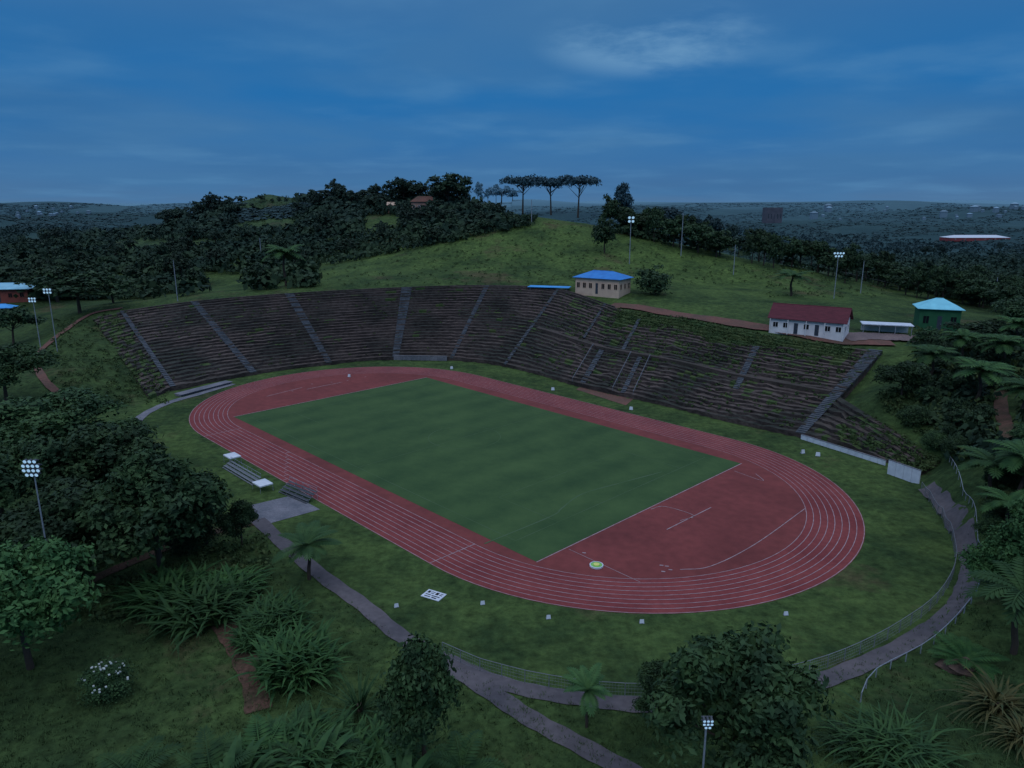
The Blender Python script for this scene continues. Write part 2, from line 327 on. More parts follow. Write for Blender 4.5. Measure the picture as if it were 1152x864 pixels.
struct(b.build('track_markings',M['line'],**TF))
U0,U1,W0,W1=-57.4,57.7,-33.9,32.4
b=MB(); b.v=[(U0,W0,.035),(U1,W0,.035),(U1,W1,.035),(U0,W1,.035)]; b.f=[(0,1,2,3)]; b.m=[0]; struct(b.build('pitch_grass',M['pitch'],**TF))
b=MB(); z=.05
for p,q in (((-50,-31),(50,-31)),((-50,30),(50,30)),((-50,-31),(-50,30)),((50,-31),(50,30)),((0,-31),(0,30)),((34,-20),(34,20)),((34,-20),(50,-20)),((34,20),(50,20)),((-34,-20),(-34,20)),((-34,-20),(-50,-20)),((-34,20),(-50,20))): seg(b,p,q,.11,z)
for k in range(48):
    a=2*math.pi*k/48; a2=2*math.pi*(k+1)/48; seg(b,(9*math.cos(a),9*math.sin(a)),(9*math.cos(a2),9*math.sin(a2)),.12,z)
pl(b,[(545,612),(620,581),(632,572),(655,556),(700,543),(745,531)],.3,z+.01)
struct(b.build('pitch_markings',M['gline'],**TF))
# ---------------------------------------------------------------- terraced stand
NR=26
st=thing('terraced_stand','long curved stand of dark brick terraces around the far side of the track','stand',(0,0,0))
def terrace(fn,smax,NR,sub,name,parent,grass=1,depth=4,rev=False):
    b=MB(); n=int(round(smax*sub)); R=np.random.RandomState(4)
    jz=R.normal(size=(n+1,NR+1))*(.1 if grass==1 else .2); jt=R.normal(size=(n+1,NR+1))*.16/NR; jt[:,0]=0; jt[:,NR]=0
    def Q(i,k,kz): 
        p=fn(i/sub,k/NR+jt[i,k]).copy(); p[2]=fn(i/sub,kz/NR)[2]+(jz[i,kz]*(1.8 if i/sub>5 else .8) if 0<kz<NR else 0); return p
    for i in range(n):
        s0=i/sub
        for k in range(NR):
            a0,a1,c0,c1=Q(i,k,k),Q(i+1,k,k),Q(i,k+1,k+1),Q(i+1,k+1,k+1)
            lo0,lo1=a0[2],a1[2]
            if k==0: lo0-=1.5; lo1-=1.5
            pt=math.sin(s0*2.3+k*.35)+math.sin(s0*5.1-k*.6+1); solid=False
            if grass==1:
                solid=s0>=5.95 and s0<8.8 and k>=NR*(.80+.05*math.sin(s0*4))
                gm=2 if solid else 0
                if R.rand()<(.34 if pt>.9 else .08)*(1 if s0>4.8 else .25) and k>3: gm=2
            else: gm=2 if R.rand()<grass+.35*((1-s0/smax) if rev else s0/smax) else 0
            zt0,zt1=c0[2],c1[2]
            b.quad((a0[0],a0[1],lo0),(a1[0],a1[1],lo1),(a1[0],a1[1],zt1),(a0[0],a0[1],zt0),2 if solid or (gm==2 and R.rand()<.5) else 1)
            b.quad((a0[0],a0[1],zt0),(a1[0],a1[1],zt1),(c1[0],c1[1],zt1),(c0[0],c0[1],zt0),gm)
    for s in (0,smax):
        for k in range(NR):
            a,c=fn(s,k/NR),fn(s,(k+1)/NR); b.quad((a[0],a[1],a[2]-depth),(a[0],a[1],c[2]),(c[0],c[1],c[2]),(c[0],c[1],c[2]-depth),1)
    return b.build(name,[M['tread'],M['riser'],M['sgrass']],parent)
terrace(S,9,NR,SUB,'terraces',st)
terrace(lambda s,t:S3(1.25+s,t),.75,NR,8,'worn_terraces',st,.22,3,True)
def stair(s,t0,t1,width,fn=S,smax=9,up=.05):
    L=np.linalg.norm(fn(min(s+.05,smax),.5)-fn(max(s-.05,0),.5))/((min(s+.05,smax)-max(s-.05,0))); ds=width/L/2
    b=MB(); n=int(2*NR*(t1-t0)); c=min(max(s,ds),smax-ds)
    for k in range(n):
        ta=t0+(t1-t0)*k/n; tb=t0+(t1-t0)*(k+1)/n
        A0,A1,B0,B1=[x.copy() for x in (fn(c-ds,ta),fn(c+ds,ta),fn(c-ds,tb),fn(c+ds,tb))]
        zz=(B0[2]+B1[2])/2+up+.35; za=(A0[2]+A1[2])/2+up+.35
        b.quad((A0[0],A0[1],za),(A1[0],A1[1],za),(A1[0],A1[1],zz),(A0[0],A0[1],zz))
        b.quad((A0[0],A0[1],zz),(A1[0],A1[1],zz),(B1[0],B1[1],zz),(B0[0],B0[1],zz))
        for (p,q) in ((A0,B0),(B1,A1)): b.quad((p[0],p[1],zz),(q[0],q[1],zz),(q[0],q[1],zz-1.6),(p[0],p[1],zz-1.6))
    return b.build('stair',M['stairc'],st)
for s,t0,t1,w_ in ((0,0,1,1.6),(1,0,1,2.4),(2,0,1,2.8),(3,0,1,3.4),(4,0,1,1.6),(5,.0,1,1.4),(5.75,.5,1,1.3),(6.3,.45,.9,1.3),(8,.3,.82,1.9),(9,0,1,3.0),(6.05,.0,.42,2.2),(6.55,.0,.42,1.5)): stair(s,t0,t1,w_)
def fnband(s0,s1,t,w_,name,m,up,drop):
    b=MB(); n=int((s1-s0)*10)
    for i in range(n):
        a,c=s0+(s1-s0)*i/n,s0+(s1-s0)*(i+1)/n
        A0,A1,B0,B1=S(a,t),S(c,t),S(a,t+w_),S(c,t+w_); z0=B0[2]+up; z1=B1[2]+up
        b.quad((A0[0],A0[1],z0),(A1[0],A1[1],z1),(B1[0],B1[1],z1),(B0[0],B0[1],z0))
        b.quad((A0[0],A0[1],z0-drop),(A1[0],A1[1],z1-drop),(A1[0],A1[1],z1),(A0[0],A0[1],z0))
    return b.build(name,m,st)
fnband(5.1,8.9,11/NR,1.7/NR,'walkway',M['band'],.12,1.2)
fnband(0,5.9,.985,.02,'top_kerb',M['riser'],.35,.8)
M['rail']=mat('rail_grey',(.2,.23,.26),(.15,.17,.2),2,.6)
for s in (5.93,6.43,6.68):
    b=MB(); pr=None
    for k in range(9):
        q=S(s,.42*k/8)+np.array([0,0,.6]); b.tube(q,q+np.array([0,0,1.2]),.05,.05,6)
        if pr is not None: b.tube(pr+np.array([0,0,1.2]),q+np.array([0,0,1.2]),.075,.075,6)
        pr=q
    b.build('handrail',M['rail'],st)
st2=thing('terraced_stand','short low wing of dark terraces past the wide concrete stair','stand',(0,0,0))
terrace(S2,2,8,8,'terraces',st2,.2,2)
def clumpstuff(name,cent,m,nl,seed,flat=.9,jit=.5):
    r=np.random.RandomState(seed); V=[]
    for (p,R_,ls) in cent:
        d=r.normal(size=(nl,3)); d/=np.linalg.norm(d,axis=1)[:,None]; d[:,2]=abs(d[:,2]); pos=p+d*R_*(.6+.5*r.rand(nl))[:,None]*np.array([1.1,1.1,flat])
        nn=d+r.normal(size=(nl,3))*jit
        if flat<.5: nn[:,2]+=2.2
        nn/=np.linalg.norm(nn,axis=1)[:,None]
        a=np.cross(nn,r.normal(size=(nl,3))); a/=np.linalg.norm(a,axis=1)[:,None]; c_=np.cross(nn,a); s=ls*(.6+.8*r.rand(nl))[:,None]
        V.append(np.stack([pos-a*s,pos+c_*s*.7,pos+a*s,pos-c_*s*.7],1).reshape(-1,3))
    V=np.concatenate(V); f=np.arange(len(V)).reshape(-1,4)
    me=bpy.data.meshes.new(name); me.from_pydata(V.tolist(),[],f.tolist()); me.materials.append(m); me.update(); return me
M['weed']=mat('weed',(.03,.062,.02),(.064,.094,.03),.3,.9)
r=random.Random(9); cen=[]
for k in range(1700):
    s=r.uniform(0,9) if k%3==0 else r.uniform(5.2,9); t=r.uniform(.03,.98) if k%2 else r.uniform(.5,.98); q=S(s,t)+np.array([0,0,.3]); cen.append((q,r.uniform(.25,.7),.28))
for k in range(160): q=S3(r.uniform(1.2,1.95),r.uniform(0,1))+np.array([0,0,.2]); cen.append((q,r.uniform(.4,1.),.32))
for k in range(700): q=S(r.uniform(5.95,8.8),r.uniform(.8,1.0))+np.array([0,0,.3]); cen.append((q,r.uniform(.4,.9),.3))
o=link('weeds',clumpstuff('weeds',cen,M['weed'],10,2,.7),st); o['kind']='stuff'
cen=[(S2(2-1.6*r.random()**1.5,r.uniform(.1,1))+np.array([0,0,.2]),r.uniform(.3,.9),.3) for k in range(260)]
o=link('weeds',clumpstuff('weeds',cen,M['weed'],10,3,.7),st2); o['kind']='stuff'
# ---------------------------------------------------------------- paths
ribbon('main_path',[(290,585),(345,635),(400,675),(450,715),(500,745),(560,785),(620,822),(700,864),(790,915)],2.6,M['paving'],.13)
ribbon('ring_path',[(500,742),(560,768),(640,785),(720,793),(800,790),(880,777),(950,757),(1020,724),(1068,688),(1088,655),(1090,625),(1078,592),(1060,566),(1042,548)],2.7,M['paving'],.12)
ribbon('side_path',[(290,587),(230,602),(160,628),(100,655),(40,690)],2.2,M['dirt'],.12)
ribbon('left_ring_path',[(150,490),(158,470),(185,455),(225,443),(262,432)],2.6,M['concrete'],.1)
ribbon('earth_road',[(686,345),(740,351),(800,360),(862,370),(930,382),(1005,388)],6.5,M['redroad'],.5)
ribbon('forecourt',[(948,381),(975,380),(1005,381),(1030,383)],8.,M['court'],.65)
ribbon('hillside_trail',[(1126,440),(1128,470),(1146,500),(1180,520)],2.6,M['dirt'],.2)
ribbon('mound_trail',[(138,347),(96,357),(56,386),(42,404),(50,428),(86,456)],2.2,M['redroad'],.35)
ribbon('dirt_track',[(250,700),(268,730),(284,762),(292,800)],3.0,M['dirt'],.12)
poly('bench_slab',[(283,568),(330,557),(360,573),(292,592)],M['concrete'],.05)
poly('red_plaza',[(648,438),(662,430),(716,446),(704,456)],M['redroad'],.06)
# ---------------------------------------------------------------- house builder
def house(name,label,cat,u,v,rot,L,D,wh,rh,wm,rm,style='gable',nw=5,eave=.8,doors=(2,),base=None,side=2,posts=0,frame='offwhite'):
    p=hit(u,v)[0] if base is None else base
    t=thing(name,label,cat,p,rot)
    b=MB(); b.box(-L/2,L/2,-D/2,D/2,-1.5,wh)
    if style=='gable':
        for x in (-L/2+.003,L/2-.003): b.tri((x,-D/2,wh),(x,D/2,wh),(x,0,wh+rh*.97))
    b.build('wall',wm,t)
    r=MB(); e=eave; th=.18
    sl=rh/(D/2)
    if style=='gable':
        for sg in (1,-1):
            y=sg*(D/2+e); z0=wh-sl*e+.05
            a=[(-L/2-e,y,z0),(L/2+e,y,z0),(L/2+e,0,wh+rh+.05),(-L/2-e,0,wh+rh+.05)]
            up=[(q[0],q[1],q[2]+th) for q in a]; r.quad(*(up if sg<0 else up[::-1])); r.quad(*(a[::-1] if sg<0 else a)); r.quad(a[0],a[1],up[1],up[0]); r.quad(a[1],a[2],up[2],up[1]); r.quad(a[3],a[0],up[0],up[3])
        r.tube((-L/2-e,0,wh+rh+.2),(L/2+e,0,wh+rh+.2),.14,.14,6)
    elif style=='hip':
        k=min(D,L)*.48; A_=[(-L/2-e,-D/2-e,wh),(L/2+e,-D/2-e,wh),(L/2+e,D/2+e,wh),(-L/2-e,D/2+e,wh)]; R0=(-L/2+k,0,wh+rh); R1=(L/2-k,0,wh+rh)
        r.quad(A_[0],A_[1],R1,R0); r.quad(A_[2],A_[3],R0,R1); r.tri(A_[1],A_[2],R1); r.tri(A_[3],A_[0],R0); r.quad(*[(q[0],q[1],wh-.15) for q in A_[::-1]])
        for i in range(4):
            q,w2=A_[i],A_[(i+1)%4]; r.quad((q[0],q[1],wh-.15),(w2[0],w2[1],wh-.15),w2,q)
        r.tube(R0,R1,.12,.12,6)
    else:
        r.box(-L/2-e,L/2+e,-D/2-e,D/2+e,wh+.003,wh+rh)
    r.build('roof',rm,t)
    def win(x,y,z,w_,h_,ax):
        fb=MB(); f=.12
        def bx(bb,a0,a1,z0,z1,dp):
            if ax=='y': bb.box(x+a0,x+a1,y-dp,y+.02,z+z0,z+z1)
            else: bb.box(x-.02,x+dp,y+a0,y+a1,z+z0,z+z1)
        bx(fb,-w_/2,w_/2,0,f,.12); bx(fb,-w_/2,w_/2,h_-f,h_,.12); bx(fb,-w_/2,-w_/2+f,f,h_-f,.12); bx(fb,w_/2-f,w_/2,f,h_-f,.12); bx(fb,-f/3,f/3,f,h_-f,.1)
        fo=fb.build('window',M[frame],t); pb=MB(); bx(pb,-w_/2+f,w_/2-f,f,h_-f,.05); pb.build('pane',M['glass'],fo)
    for k in range(nw):
        x=-L/2+L*(k+.5)/nw; ww=min(L/nw*.55,1.9)
        if k in doors:
            d=MB(); d.box(x-ww*.35,x+ww*.35,-D/2-.08,-D/2+.02,0,wh*.68); dd=d.build('door',M['door'],t); MB().box(x+ww*.22,x+ww*.28,-D/2-.14,-D/2-.083,wh*.3,wh*.34).build('handle',M['metal'],dd)
        else: win(x,-D/2,wh*.32,ww,wh*.36,'y')
    for k in range(side): win(L/2,-D/2+D*(k+.5)/side,wh*.32,min(D/side*.45,1.6),wh*.36,'x')
    for k in range(posts):
        x=-L/2+L*k/(posts-1); MB().tube((x,-D/2-e*.85,-.3),(x,-D/2-e*.85,wh-sl*e*.85+.02),.14,.14,8).build('column',M['offwhite'],t)
    return t
house('terrace_pavilion','cream building with bright blue roof on the shelf above the stand','building',678,329,math.radians(-34),20,11,6.4,2.6,M['beige'],M['blueroof'],'hip',7,1.0,(3,),side=3,frame='beige')
bt=hit(618,327)[0]; t=thing('tarpaulin_canopy','flat pale blue canopy left of the blue-roofed building','canopy',bt,math.radians(-15))
MB().box(-9,9,-3,3,1.6,1.8).build('roof_sheet',M['tarp'],t)
for x_ in (-8,8):
    for y_ in (-2.2,2.2): MB().tube((x_,y_,-1),(x_,y_,1.6),.12,.12,6).build('post',M['metal'],t)
house('long_house','white house with maroon gabled roof beside the red earth road','house',910,374,math.radians(-33),22,10.,5.0,3.5,M['offwhite'],M['maroon'],'gable',7,.9,(2,4),side=2,posts=5)
p=hit(996,375)[0]; t=thing('carport','flat white-roofed carport between the maroon house and green building','carport',p,math.radians(-18))
MB().box(-7.5,7.5,-3,3,3.0,3.25).build('roof_sheet',M['white'],t); MB().box(-7,7,2.6,2.8,-1,2.99).build('back_wall',M['offwhite'],t)
for x_ in (-7,-2.3,2.3,7): MB().tube((x_,-2.7,-1),(x_,-2.7,3.0),.12,.12,6).build('post',M['metal'],t)
house('green_building','dark green building with pale cyan pyramid roof','building',1052,370,math.radians(-20),12,10,7.4,3.,M['greenwall'],M['cyanroof'],'hip',3,.9,(1,),side=1,frame='greenwall')
house('red_building','red-walled building with pale blue roof at the left edge','building',12,338,math.radians(10),20,10,6,2.4,M['redwall'],M['palecyan'],'hip',4,1.4,(1,),side=2,frame='redwall')
house('small_house','small hut with blue roof just in front of the red-walled building','house',5,352,math.radians(10),8,6,2.6,1.4,M['redwall'],M['tarp'],'hip',2,.6,(0,),side=1)
q,_=hit(478,239); house('ridge_house','beige house among trees on top of the wooded ridge','house',0,0,.1,20,10,8,4,M['pinkwall'],M['redroad'],'hip',5,1,(2,),base=q)
q,_=hit(443,238); house('ridge_house','small pink house left of the beige house on the ridge','house',0,0,.1,9,7,5,2,M['pinkwall'],M['beige'],'gable',3,.6,(1,),side=1,base=q)
M['farw']=mat('far_wall',(.12,.2,.25),(.22,.32,.38),.02,.9)
M['farroof']=mat('far_roof',(.34,.52,.62),(.2,.34,.44),.01,.8)
M['farred']=mat('far_red',(.3,.07,.07),(.25,.06,.06),.1,.8)
M['towerw']=mat('tower_wall',(.085,.09,.11),(.12,.12,.14),.1,.9)
q,_=hit(868,251); house('tower_block','grey-brown tower block on the plain beyond the hill','building',0,0,.1,_*18/F,_*12/F,_*15/F,_*2/F,M['towerw'],M['towerw'],'flat',5,0,(2,),base=q,frame='farw')
q,_=hit(1096,270); house('factory_hall','long hall with white roof and red wall on the right-hand plain','building',0,0,.03,_*68/F,_*20/F,_*3/F,_*2.5/F,M['farred'],M['white'],'hip',6,.5,(2,),base=q)
def farhouse(u,v,wpx,hh,lab,grp,rm):
    p,t=hit(u,v); s=wpx*t/F
    r=thing('distant_house',lab,'house',p+np.array([0,0,s*.5]),random.uniform(-.4,.4),grp,(s,s,s*hh))
    link('wall',fh_w,r); link('roof',fh_r[rm],r)
fh_w=MB().box(-.5,.5,-.35,.35,-.9,.4).mesh('wall',M['farw'])
fh_r=[]
for mm in ('farroof','farw'):
    r=MB(); A_=[(-.56,-.42,.4),(.56,-.42,.4),(.56,.42,.4),(-.56,.42,.4)]; r.quad(A_[0],A_[1],(.2,0,.62),(-.2,0,.62)); r.quad(A_[2],A_[3],(-.2,0,.62),(.2,0,.62)); r.tri(A_[1],A_[2],(.2,0,.62)); r.tri(A_[3],A_[0],(-.2,0,.62)); fh_r.append(r.mesh('roof',M[mm]))
for k in range(22): farhouse(random.gauss(1085,40) if k%3 else random.uniform(900,1150),random.uniform(234,252),random.choice([2.5,3,4,5,7]),random.uniform(.5,1.2),'small pale distant house in the town on the right-hand plain','distant houses on the right-hand plain',k%2)
for k in range(14): farhouse(random.gauss(60,35),random.uniform(233,248),random.choice([2.5,3,4]),random.uniform(.5,1.3),'small pale distant house in the town beyond the left ridge','distant houses beyond the left ridge',k%2)
# ---------------------------------------------------------------- masts
def mast(u,vb,vt,label,head=0,lay=(3,3),cat='floodlight mast',name='floodlight_mast',ut=None):
    p,t=hit(u,vb)
    if ut is not None:
        q=P(ut,vt,p[1]); p=np.array([q[0],q[1],float(hgt(q[0],q[1]))]); h=q[2]-p[2]
    else: h=(vb-vt)*t/F
    o=thing(name,label,cat,p)
    r=max(.12,.5*t/F)
    MB().tube((0,0,-1),(0,0,h),r,r*.7,8).build('pole',M['metal'],o)
    if head:
        w_=head*t/F/2; nr=len(lay); pitch=2*w_/max(lay); b=MB()
        for j,c_ in enumerate(lay): zz=h+(nr/2-j-.5)*pitch; b.box(-c_*pitch/2,c_*pitch/2,-.05,.05,zz-.06,zz+.06)
        b.build('crossarm',M['dmetal'],o)
        for j,c_ in enumerate(lay):
            zz=h+(nr/2-j-.5)*pitch
            for i in range(c_):
                x_=(i-(c_-1)/2)*pitch; lr=pitch*.43; l_=MB(); l_.tube((x_,-.08,zz+.08),(x_,-.5,zz-.06),lr*.6,lr,12); lo=l_.build('lamp',M['dmetal'],o)
                MB().tube((x_,-.505,zz-.062),(x_,-.54,zz-.072),lr*.86,lr*.86,12).build('lens',M['lamp'],lo)
    else: MB().tube((0,0,h),(0,-1.2,h+.25),r*.6,r*.4,6).build('arm',M['dmetal'],o)
mast(52,704,525,'floodlight mast with lit round lamps among the dark trees on the left',20,(3,4,4,3),ut=37)
mast(63,396,327,'tall floodlight mast beside the trees at the left end of the stand',10,ut=54)
mast(40,392,337,'shorter floodlight mast left of the tall one at the stand end',9,ut=37)
mast(708,297,248,'floodlight mast on the slope behind the blue-roofed building',8,(2,2))
mast(938,336,287,'floodlight mast with blue-white lamps behind the maroon-roofed house',13,(4,3))
mast(796,955,810,'short floodlight mast beside the leafy tree at the bottom edge',12,(3,3,2),ut=795)
for u,vb,vt,lb in ((200,339,293,'slim grey lamp pole standing alone on the left valley slope'),(598,252,226,'slim pole on the crest of the green hill'),(766,288,241,'tall slim pole on the hill crest right of the floodlight'),(825,309,276,'slim pole on the hill slope above the red road'),(968,330,294,'slim pole just right of the blue-white floodlight'),(1118,340,312,'slim pole above the green building near the right edge'),(860,296,268,'slim pole on the hill crest above the maroon roof'),(294,290,268,'slim pole in the valley below the wooded ridge')): mast(u,vb,vt,lb,0,(),'pole','lamp_pole')
# ---------------------------------------------------------------- fences
def fence(label,px,hh,sp,name='wire_fence',m='metal',mesh=True,r=.05):
    pts=[hit(*q)[0] for q in px]; c=catmull(pts,10); 
    L=[0]
    for a_,b_ in zip(c[:-1],c[1:]): L.append(L[-1]+np.linalg.norm((b_-a_)[:2]))
    n=min(int(L[-1]/sp),99); o=thing(name,label,'fence',(0,0,0)); q=[]
    for k in range(n+1):
        d=L[-1]*k/n; x_=np.interp(d,L,[w[0] for w in c]); y_=np.interp(d,L,[w[1] for w in c]); q.append(np.array([x_,y_,float(hgt(x_,y_))]))
    z=np.array([0,0,1.])
    for p in q: MB().tube(p-z*.3,p+z*hh,r,r,6).build('post',M[m],o)
    b=MB(); w=MB()
    for a_,b_ in zip(q[:-1],q[1:]):
        b.tube(a_+z*hh,b_+z*hh,r*.8,r*.8,5)
        if mesh:
            for k in (.1,.35,.6,.8): w.tube(a_+z*hh*k,b_+z*hh*k,.014,.014,3)
            for k in range(1,8): e=a_+(b_-a_)*k/8; w.tube(e,e+z*hh,.012,.012,3)
    b.build('top_rail',M[m],o)
    if mesh: w.build('wire_mesh',M[m],o)
fence('long grey wire fence along the ring path at the near end',[(498,737),(545,757),(620,775),(700,784),(790,783),(870,768),(940,748),(1005,716),(1050,682),(1072,648),(1072,615),(1058,580),(1036,552)],1.9,3.,m='wire',r=.06)
fence('curved metal railing on the outer side of the ring path at right',[(968,790),(985,762),(1050,725),(1092,680),(1104,640),(1098,600),(1082,555),(1068,520)],1.3,3,'metal_railing',r=.07,mesh=False)
fence('thin net fence with poles along the hill crest',[(690,247),(740,262),(800,275),(870,292),(940,310),(1010,327)],3.,9,'net_fence','wire',False,r=.08)
# ---------------------------------------------------------------- field side objects
def between(p1,p2,z=0): a,b_=g(*p1,z),g(*p2,z); m_=(a+b_)/2; return m_,math.atan2(b_[1]-a[1],b_[0]-a[0]),np.linalg.norm(b_-a)
def panelwall(name,label,cat,p1,p2,hh,th,m,n=6):
    c,a,L=between(p1,p2); o=thing(name,label,cat,c,a); b=MB()
    for i in range(n): b.box(-L/2+L*i/n+.04,-L/2+L*(i+1)/n-.04,-th/2,th/2,.05,hh)
    b.build('panel',M[m],o); f=MB(); f.box(-L/2,L/2,-th*.7,th*.7,hh+.003,hh+.12); f.build('coping',M['concrete'],o); return o
panelwall('low_wall','long low white wall at the foot of the wide concrete stair','wall',(901,494),(996,524),1.2,.25,'white',12)
panelwall('white_board','tall white board at the right end of the low white wall','board',(998,533),(1034,546),3.2,.2,'white',4)
panelwall('low_wall','low pale wall at the foot of the middle of the stand','wall',(443,405),(503,406),1.7,.4,'concrete',6)
panelwall('platform_wall','long low pale platform at the left end of the stand','platform',(200,446),(258,431),.6,2.4,'concrete',5)
def canopy(label,u,v,w_,d_,hh,rot):
    o=thing('canopy_tent',label,'canopy',g(u,v),rot); r=MB(); k=[(-w_/2,-d_/2),(w_/2,-d_/2),(w_/2,d_/2),(-w_/2,d_/2)]
    for i in range(4):
        a_,b_=k[i],k[(i+1)%4]; r.tri((*a_,hh),(*b_,hh),(0,0,hh+.45)); r.quad((*a_,hh-.25),(*b_,hh-.25),(*b_,hh),(*a_,hh))
    r.build('canopy_top',M['white'],o)
    for x_,y_ in k: MB().tube((x_*.96,y_*.96,0),(x_*.96,y_*.96,hh-.02),.05,.05,6).build('leg',M['metal'],o)
canopy('white canopy at the far end of the trackside bleacher',262,521,3.6,2.6,1.9,TH)
canopy('white canopy at the near end of the trackside bleacher',296,551,3.6,2.8,1.6,TH)
def bleacher(label,p1,p2,rows,m):
    c,a,L=between(p1,p2); o=thing('bleacher',label,'bleacher',c,a)
    for k in range(rows):
        MB().box(-L/2,L/2,-.9+k*.7,-.9+k*.7+.4,.45+k*.4,.52+k*.4).build('seat',M[m],o)
        MB().box(-L/2,L/2,-1.2+k*.7,-1.2+k*.7+.28,.12+k*.4,.17+k*.4).build('footboard',M[m],o)
    n=max(3,int(L/2))
    for i in range(n+1):
        x_=-L/2+L*i/n*.98+.05; f=MB(); f.tube((x_,-1.2,0),(x_,-1.2+rows*.7,rows*.4+.1),.04,.04,5)
        f.tube((x_,-1.2+rows*.7,0),(x_,-1.2+rows*.7,rows*.4+.9),.04,.04,5); f.tube((x_,-.5,0),(x_,-.5,.45),.04,.04,5); f.build('frame',M['metal'],o)
    MB().tube((-L/2,-1.2+rows*.7,rows*.4+.9),(L/2,-1.2+rows*.7,rows*.4+.9),.04,.04,5).build('back_rail',M['metal'],o)
bleacher('long grey metal bleacher between the two white canopies',(256,525),(290,545),3,'wire')
bleacher('short dark metal bleacher on the concrete slab by the track',(319,552),(350,565),4,'dmetal')
c,a,L=between((478,667),(498,673)); o=thing('printed_banner','white banner with black print lying on the grass near the track','banner',(c[0],c[1],.02),a)
MB().box(-1.6,1.6,-1.1,1.1,0,.08).build('sheet',M['white'],o)
b=MB()
for (x0,x1,y0,y1) in [(-1.3,-.9,.2,.8),(-.7,-.1,.2,.35),(-.7,-.1,.6,.75),(.1,.6,.15,.8),(.8,1.3,.2,.4),(.8,1.3,.6,.75),(-1.3,-.4,-.3,-.1),(-.2,1.2,-.35,-.15),(-1.2,-.2,-.8,-.6),(.1,.9,-.85,-.6)]: b.box(x0,x1,y0,y1,.083,.09)
b.build('print',M['black'],o)
c=g(671,637); o=thing('throwing_circle','round green and yellow mat with white rim on the red surface','mat',c)
def disc(r0,r1,z0,z1,n=28):
    b=MB()
    for k in range(n):
        a_=2*math.pi*k/n; b_=2*math.pi*(k+1)/n; f=lambda r,t,z:(r*math.cos(t),r*math.sin(t),z)
        b.quad(f(r0,a_,z1),f(r1,a_,z1),f(r1,b_,z1),f(r0,b_,z1)); b.quad(f(r1,a_,z0),f(r1,b_,z0),f(r1,b_,z1),f(r1,a_,z1))
    return b
disc(0.95,1.12,0.03,.3).build('rim',M['white'],o); disc(.5,.947,.03,.27).build('outer_ring',M['disc1'],o); disc(0.,.497,.03,.4).build('centre',M['disc2'],o)
mk=[(884,692,'white marker board on the grass at the right of the near bend'),(722,701,'white marker board on the grass below the near bend'),(617,696,'white marker board on the grass left of the near bend'),(543,680,'white marker board beside the near straight, right of the banner'),(446,683,'white marker board beside the path, left of the banner'),(903,510,'white marker board left of its twin by the low white wall'),(920,513,'white marker board right of its twin by the low white wall'),(710,461,'white marker board in front of the red plaza'),(622,439,'white marker board beside the far straight, left of the red plaza'),(508,415,'white marker board beside the far bend at the middle stair'),(393,424,'white marker board beside the far left bend')]
for u,v,lb in mk:
    q=g(u,v); o=thing('marker_board',lb,'marker board',q,random.uniform(-.7,.7)); s=.55 if v>600 else .85
    b=MB(); b.quad((-.6*s,-.3*s,0),(.6*s,-.3*s,0),(.5*s,0,1.1*s),(-.5*s,0,1.1*s)); b.quad((.6*s,.3*s,0),(-.6*s,.3*s,0),(-.5*s,.02,1.1*s),(.5*s,.02,1.1*s)); b.build('board',M['white'],o)
    MB().box(-.62*s,.62*s,-.36*s,.36*s,.03,.08).build('foot',M['metal'],o)
# ---------------------------------------------------------------- vegetation meshes
def leafmesh(name,clumps,nleaf,leaf,m,seed):
    r=np.random.RandomState(seed); C_=np.array([c[:3] for c in clumps]); R_=np.array([c[3] for c in clumps])
    pr=R_**2/ (R_**2).sum(); k=r.choice(len(clumps),nleaf,p=pr)
    d=r.normal(size=(nleaf,3)); d/=np.linalg.norm(d,axis=1)[:,None]; d[:,2]=np.where(d[:,2]<-.35,-d[:,2],d[:,2])
    rad=R_[k]*(.5+.9*r.rand(nleaf)**1.6); pos=C_[k]+d*rad[:,None]*np.array([1,1,.65])
    pos[:,2]-=.35*R_[k]*(rad/R_[k])**2*(1-abs(d[:,2]))
    nrm=d+r.normal(size=(nleaf,3))*.55; nrm/=np.linalg.norm(nrm,axis=1)[:,None]
    a=np.cross(nrm,r.normal(size=(nleaf,3))); a/=np.linalg.norm(a,axis=1)[:,None]; b_=np.cross(nrm,a)
    s=leaf*(.5+1.*r.rand(nleaf))[:,None]; a=a*s; b_=b_*s*.5
    v=np.stack([pos-a,pos+b_,pos+a,pos-b_],1).reshape(-1,3); f=np.arange(nleaf*4).reshape(-1,4)
    me=bpy.data.meshes.new(name); me.from_pydata(v.tolist(),[],f.tolist()); me.materials.append(m); me.update(); return me
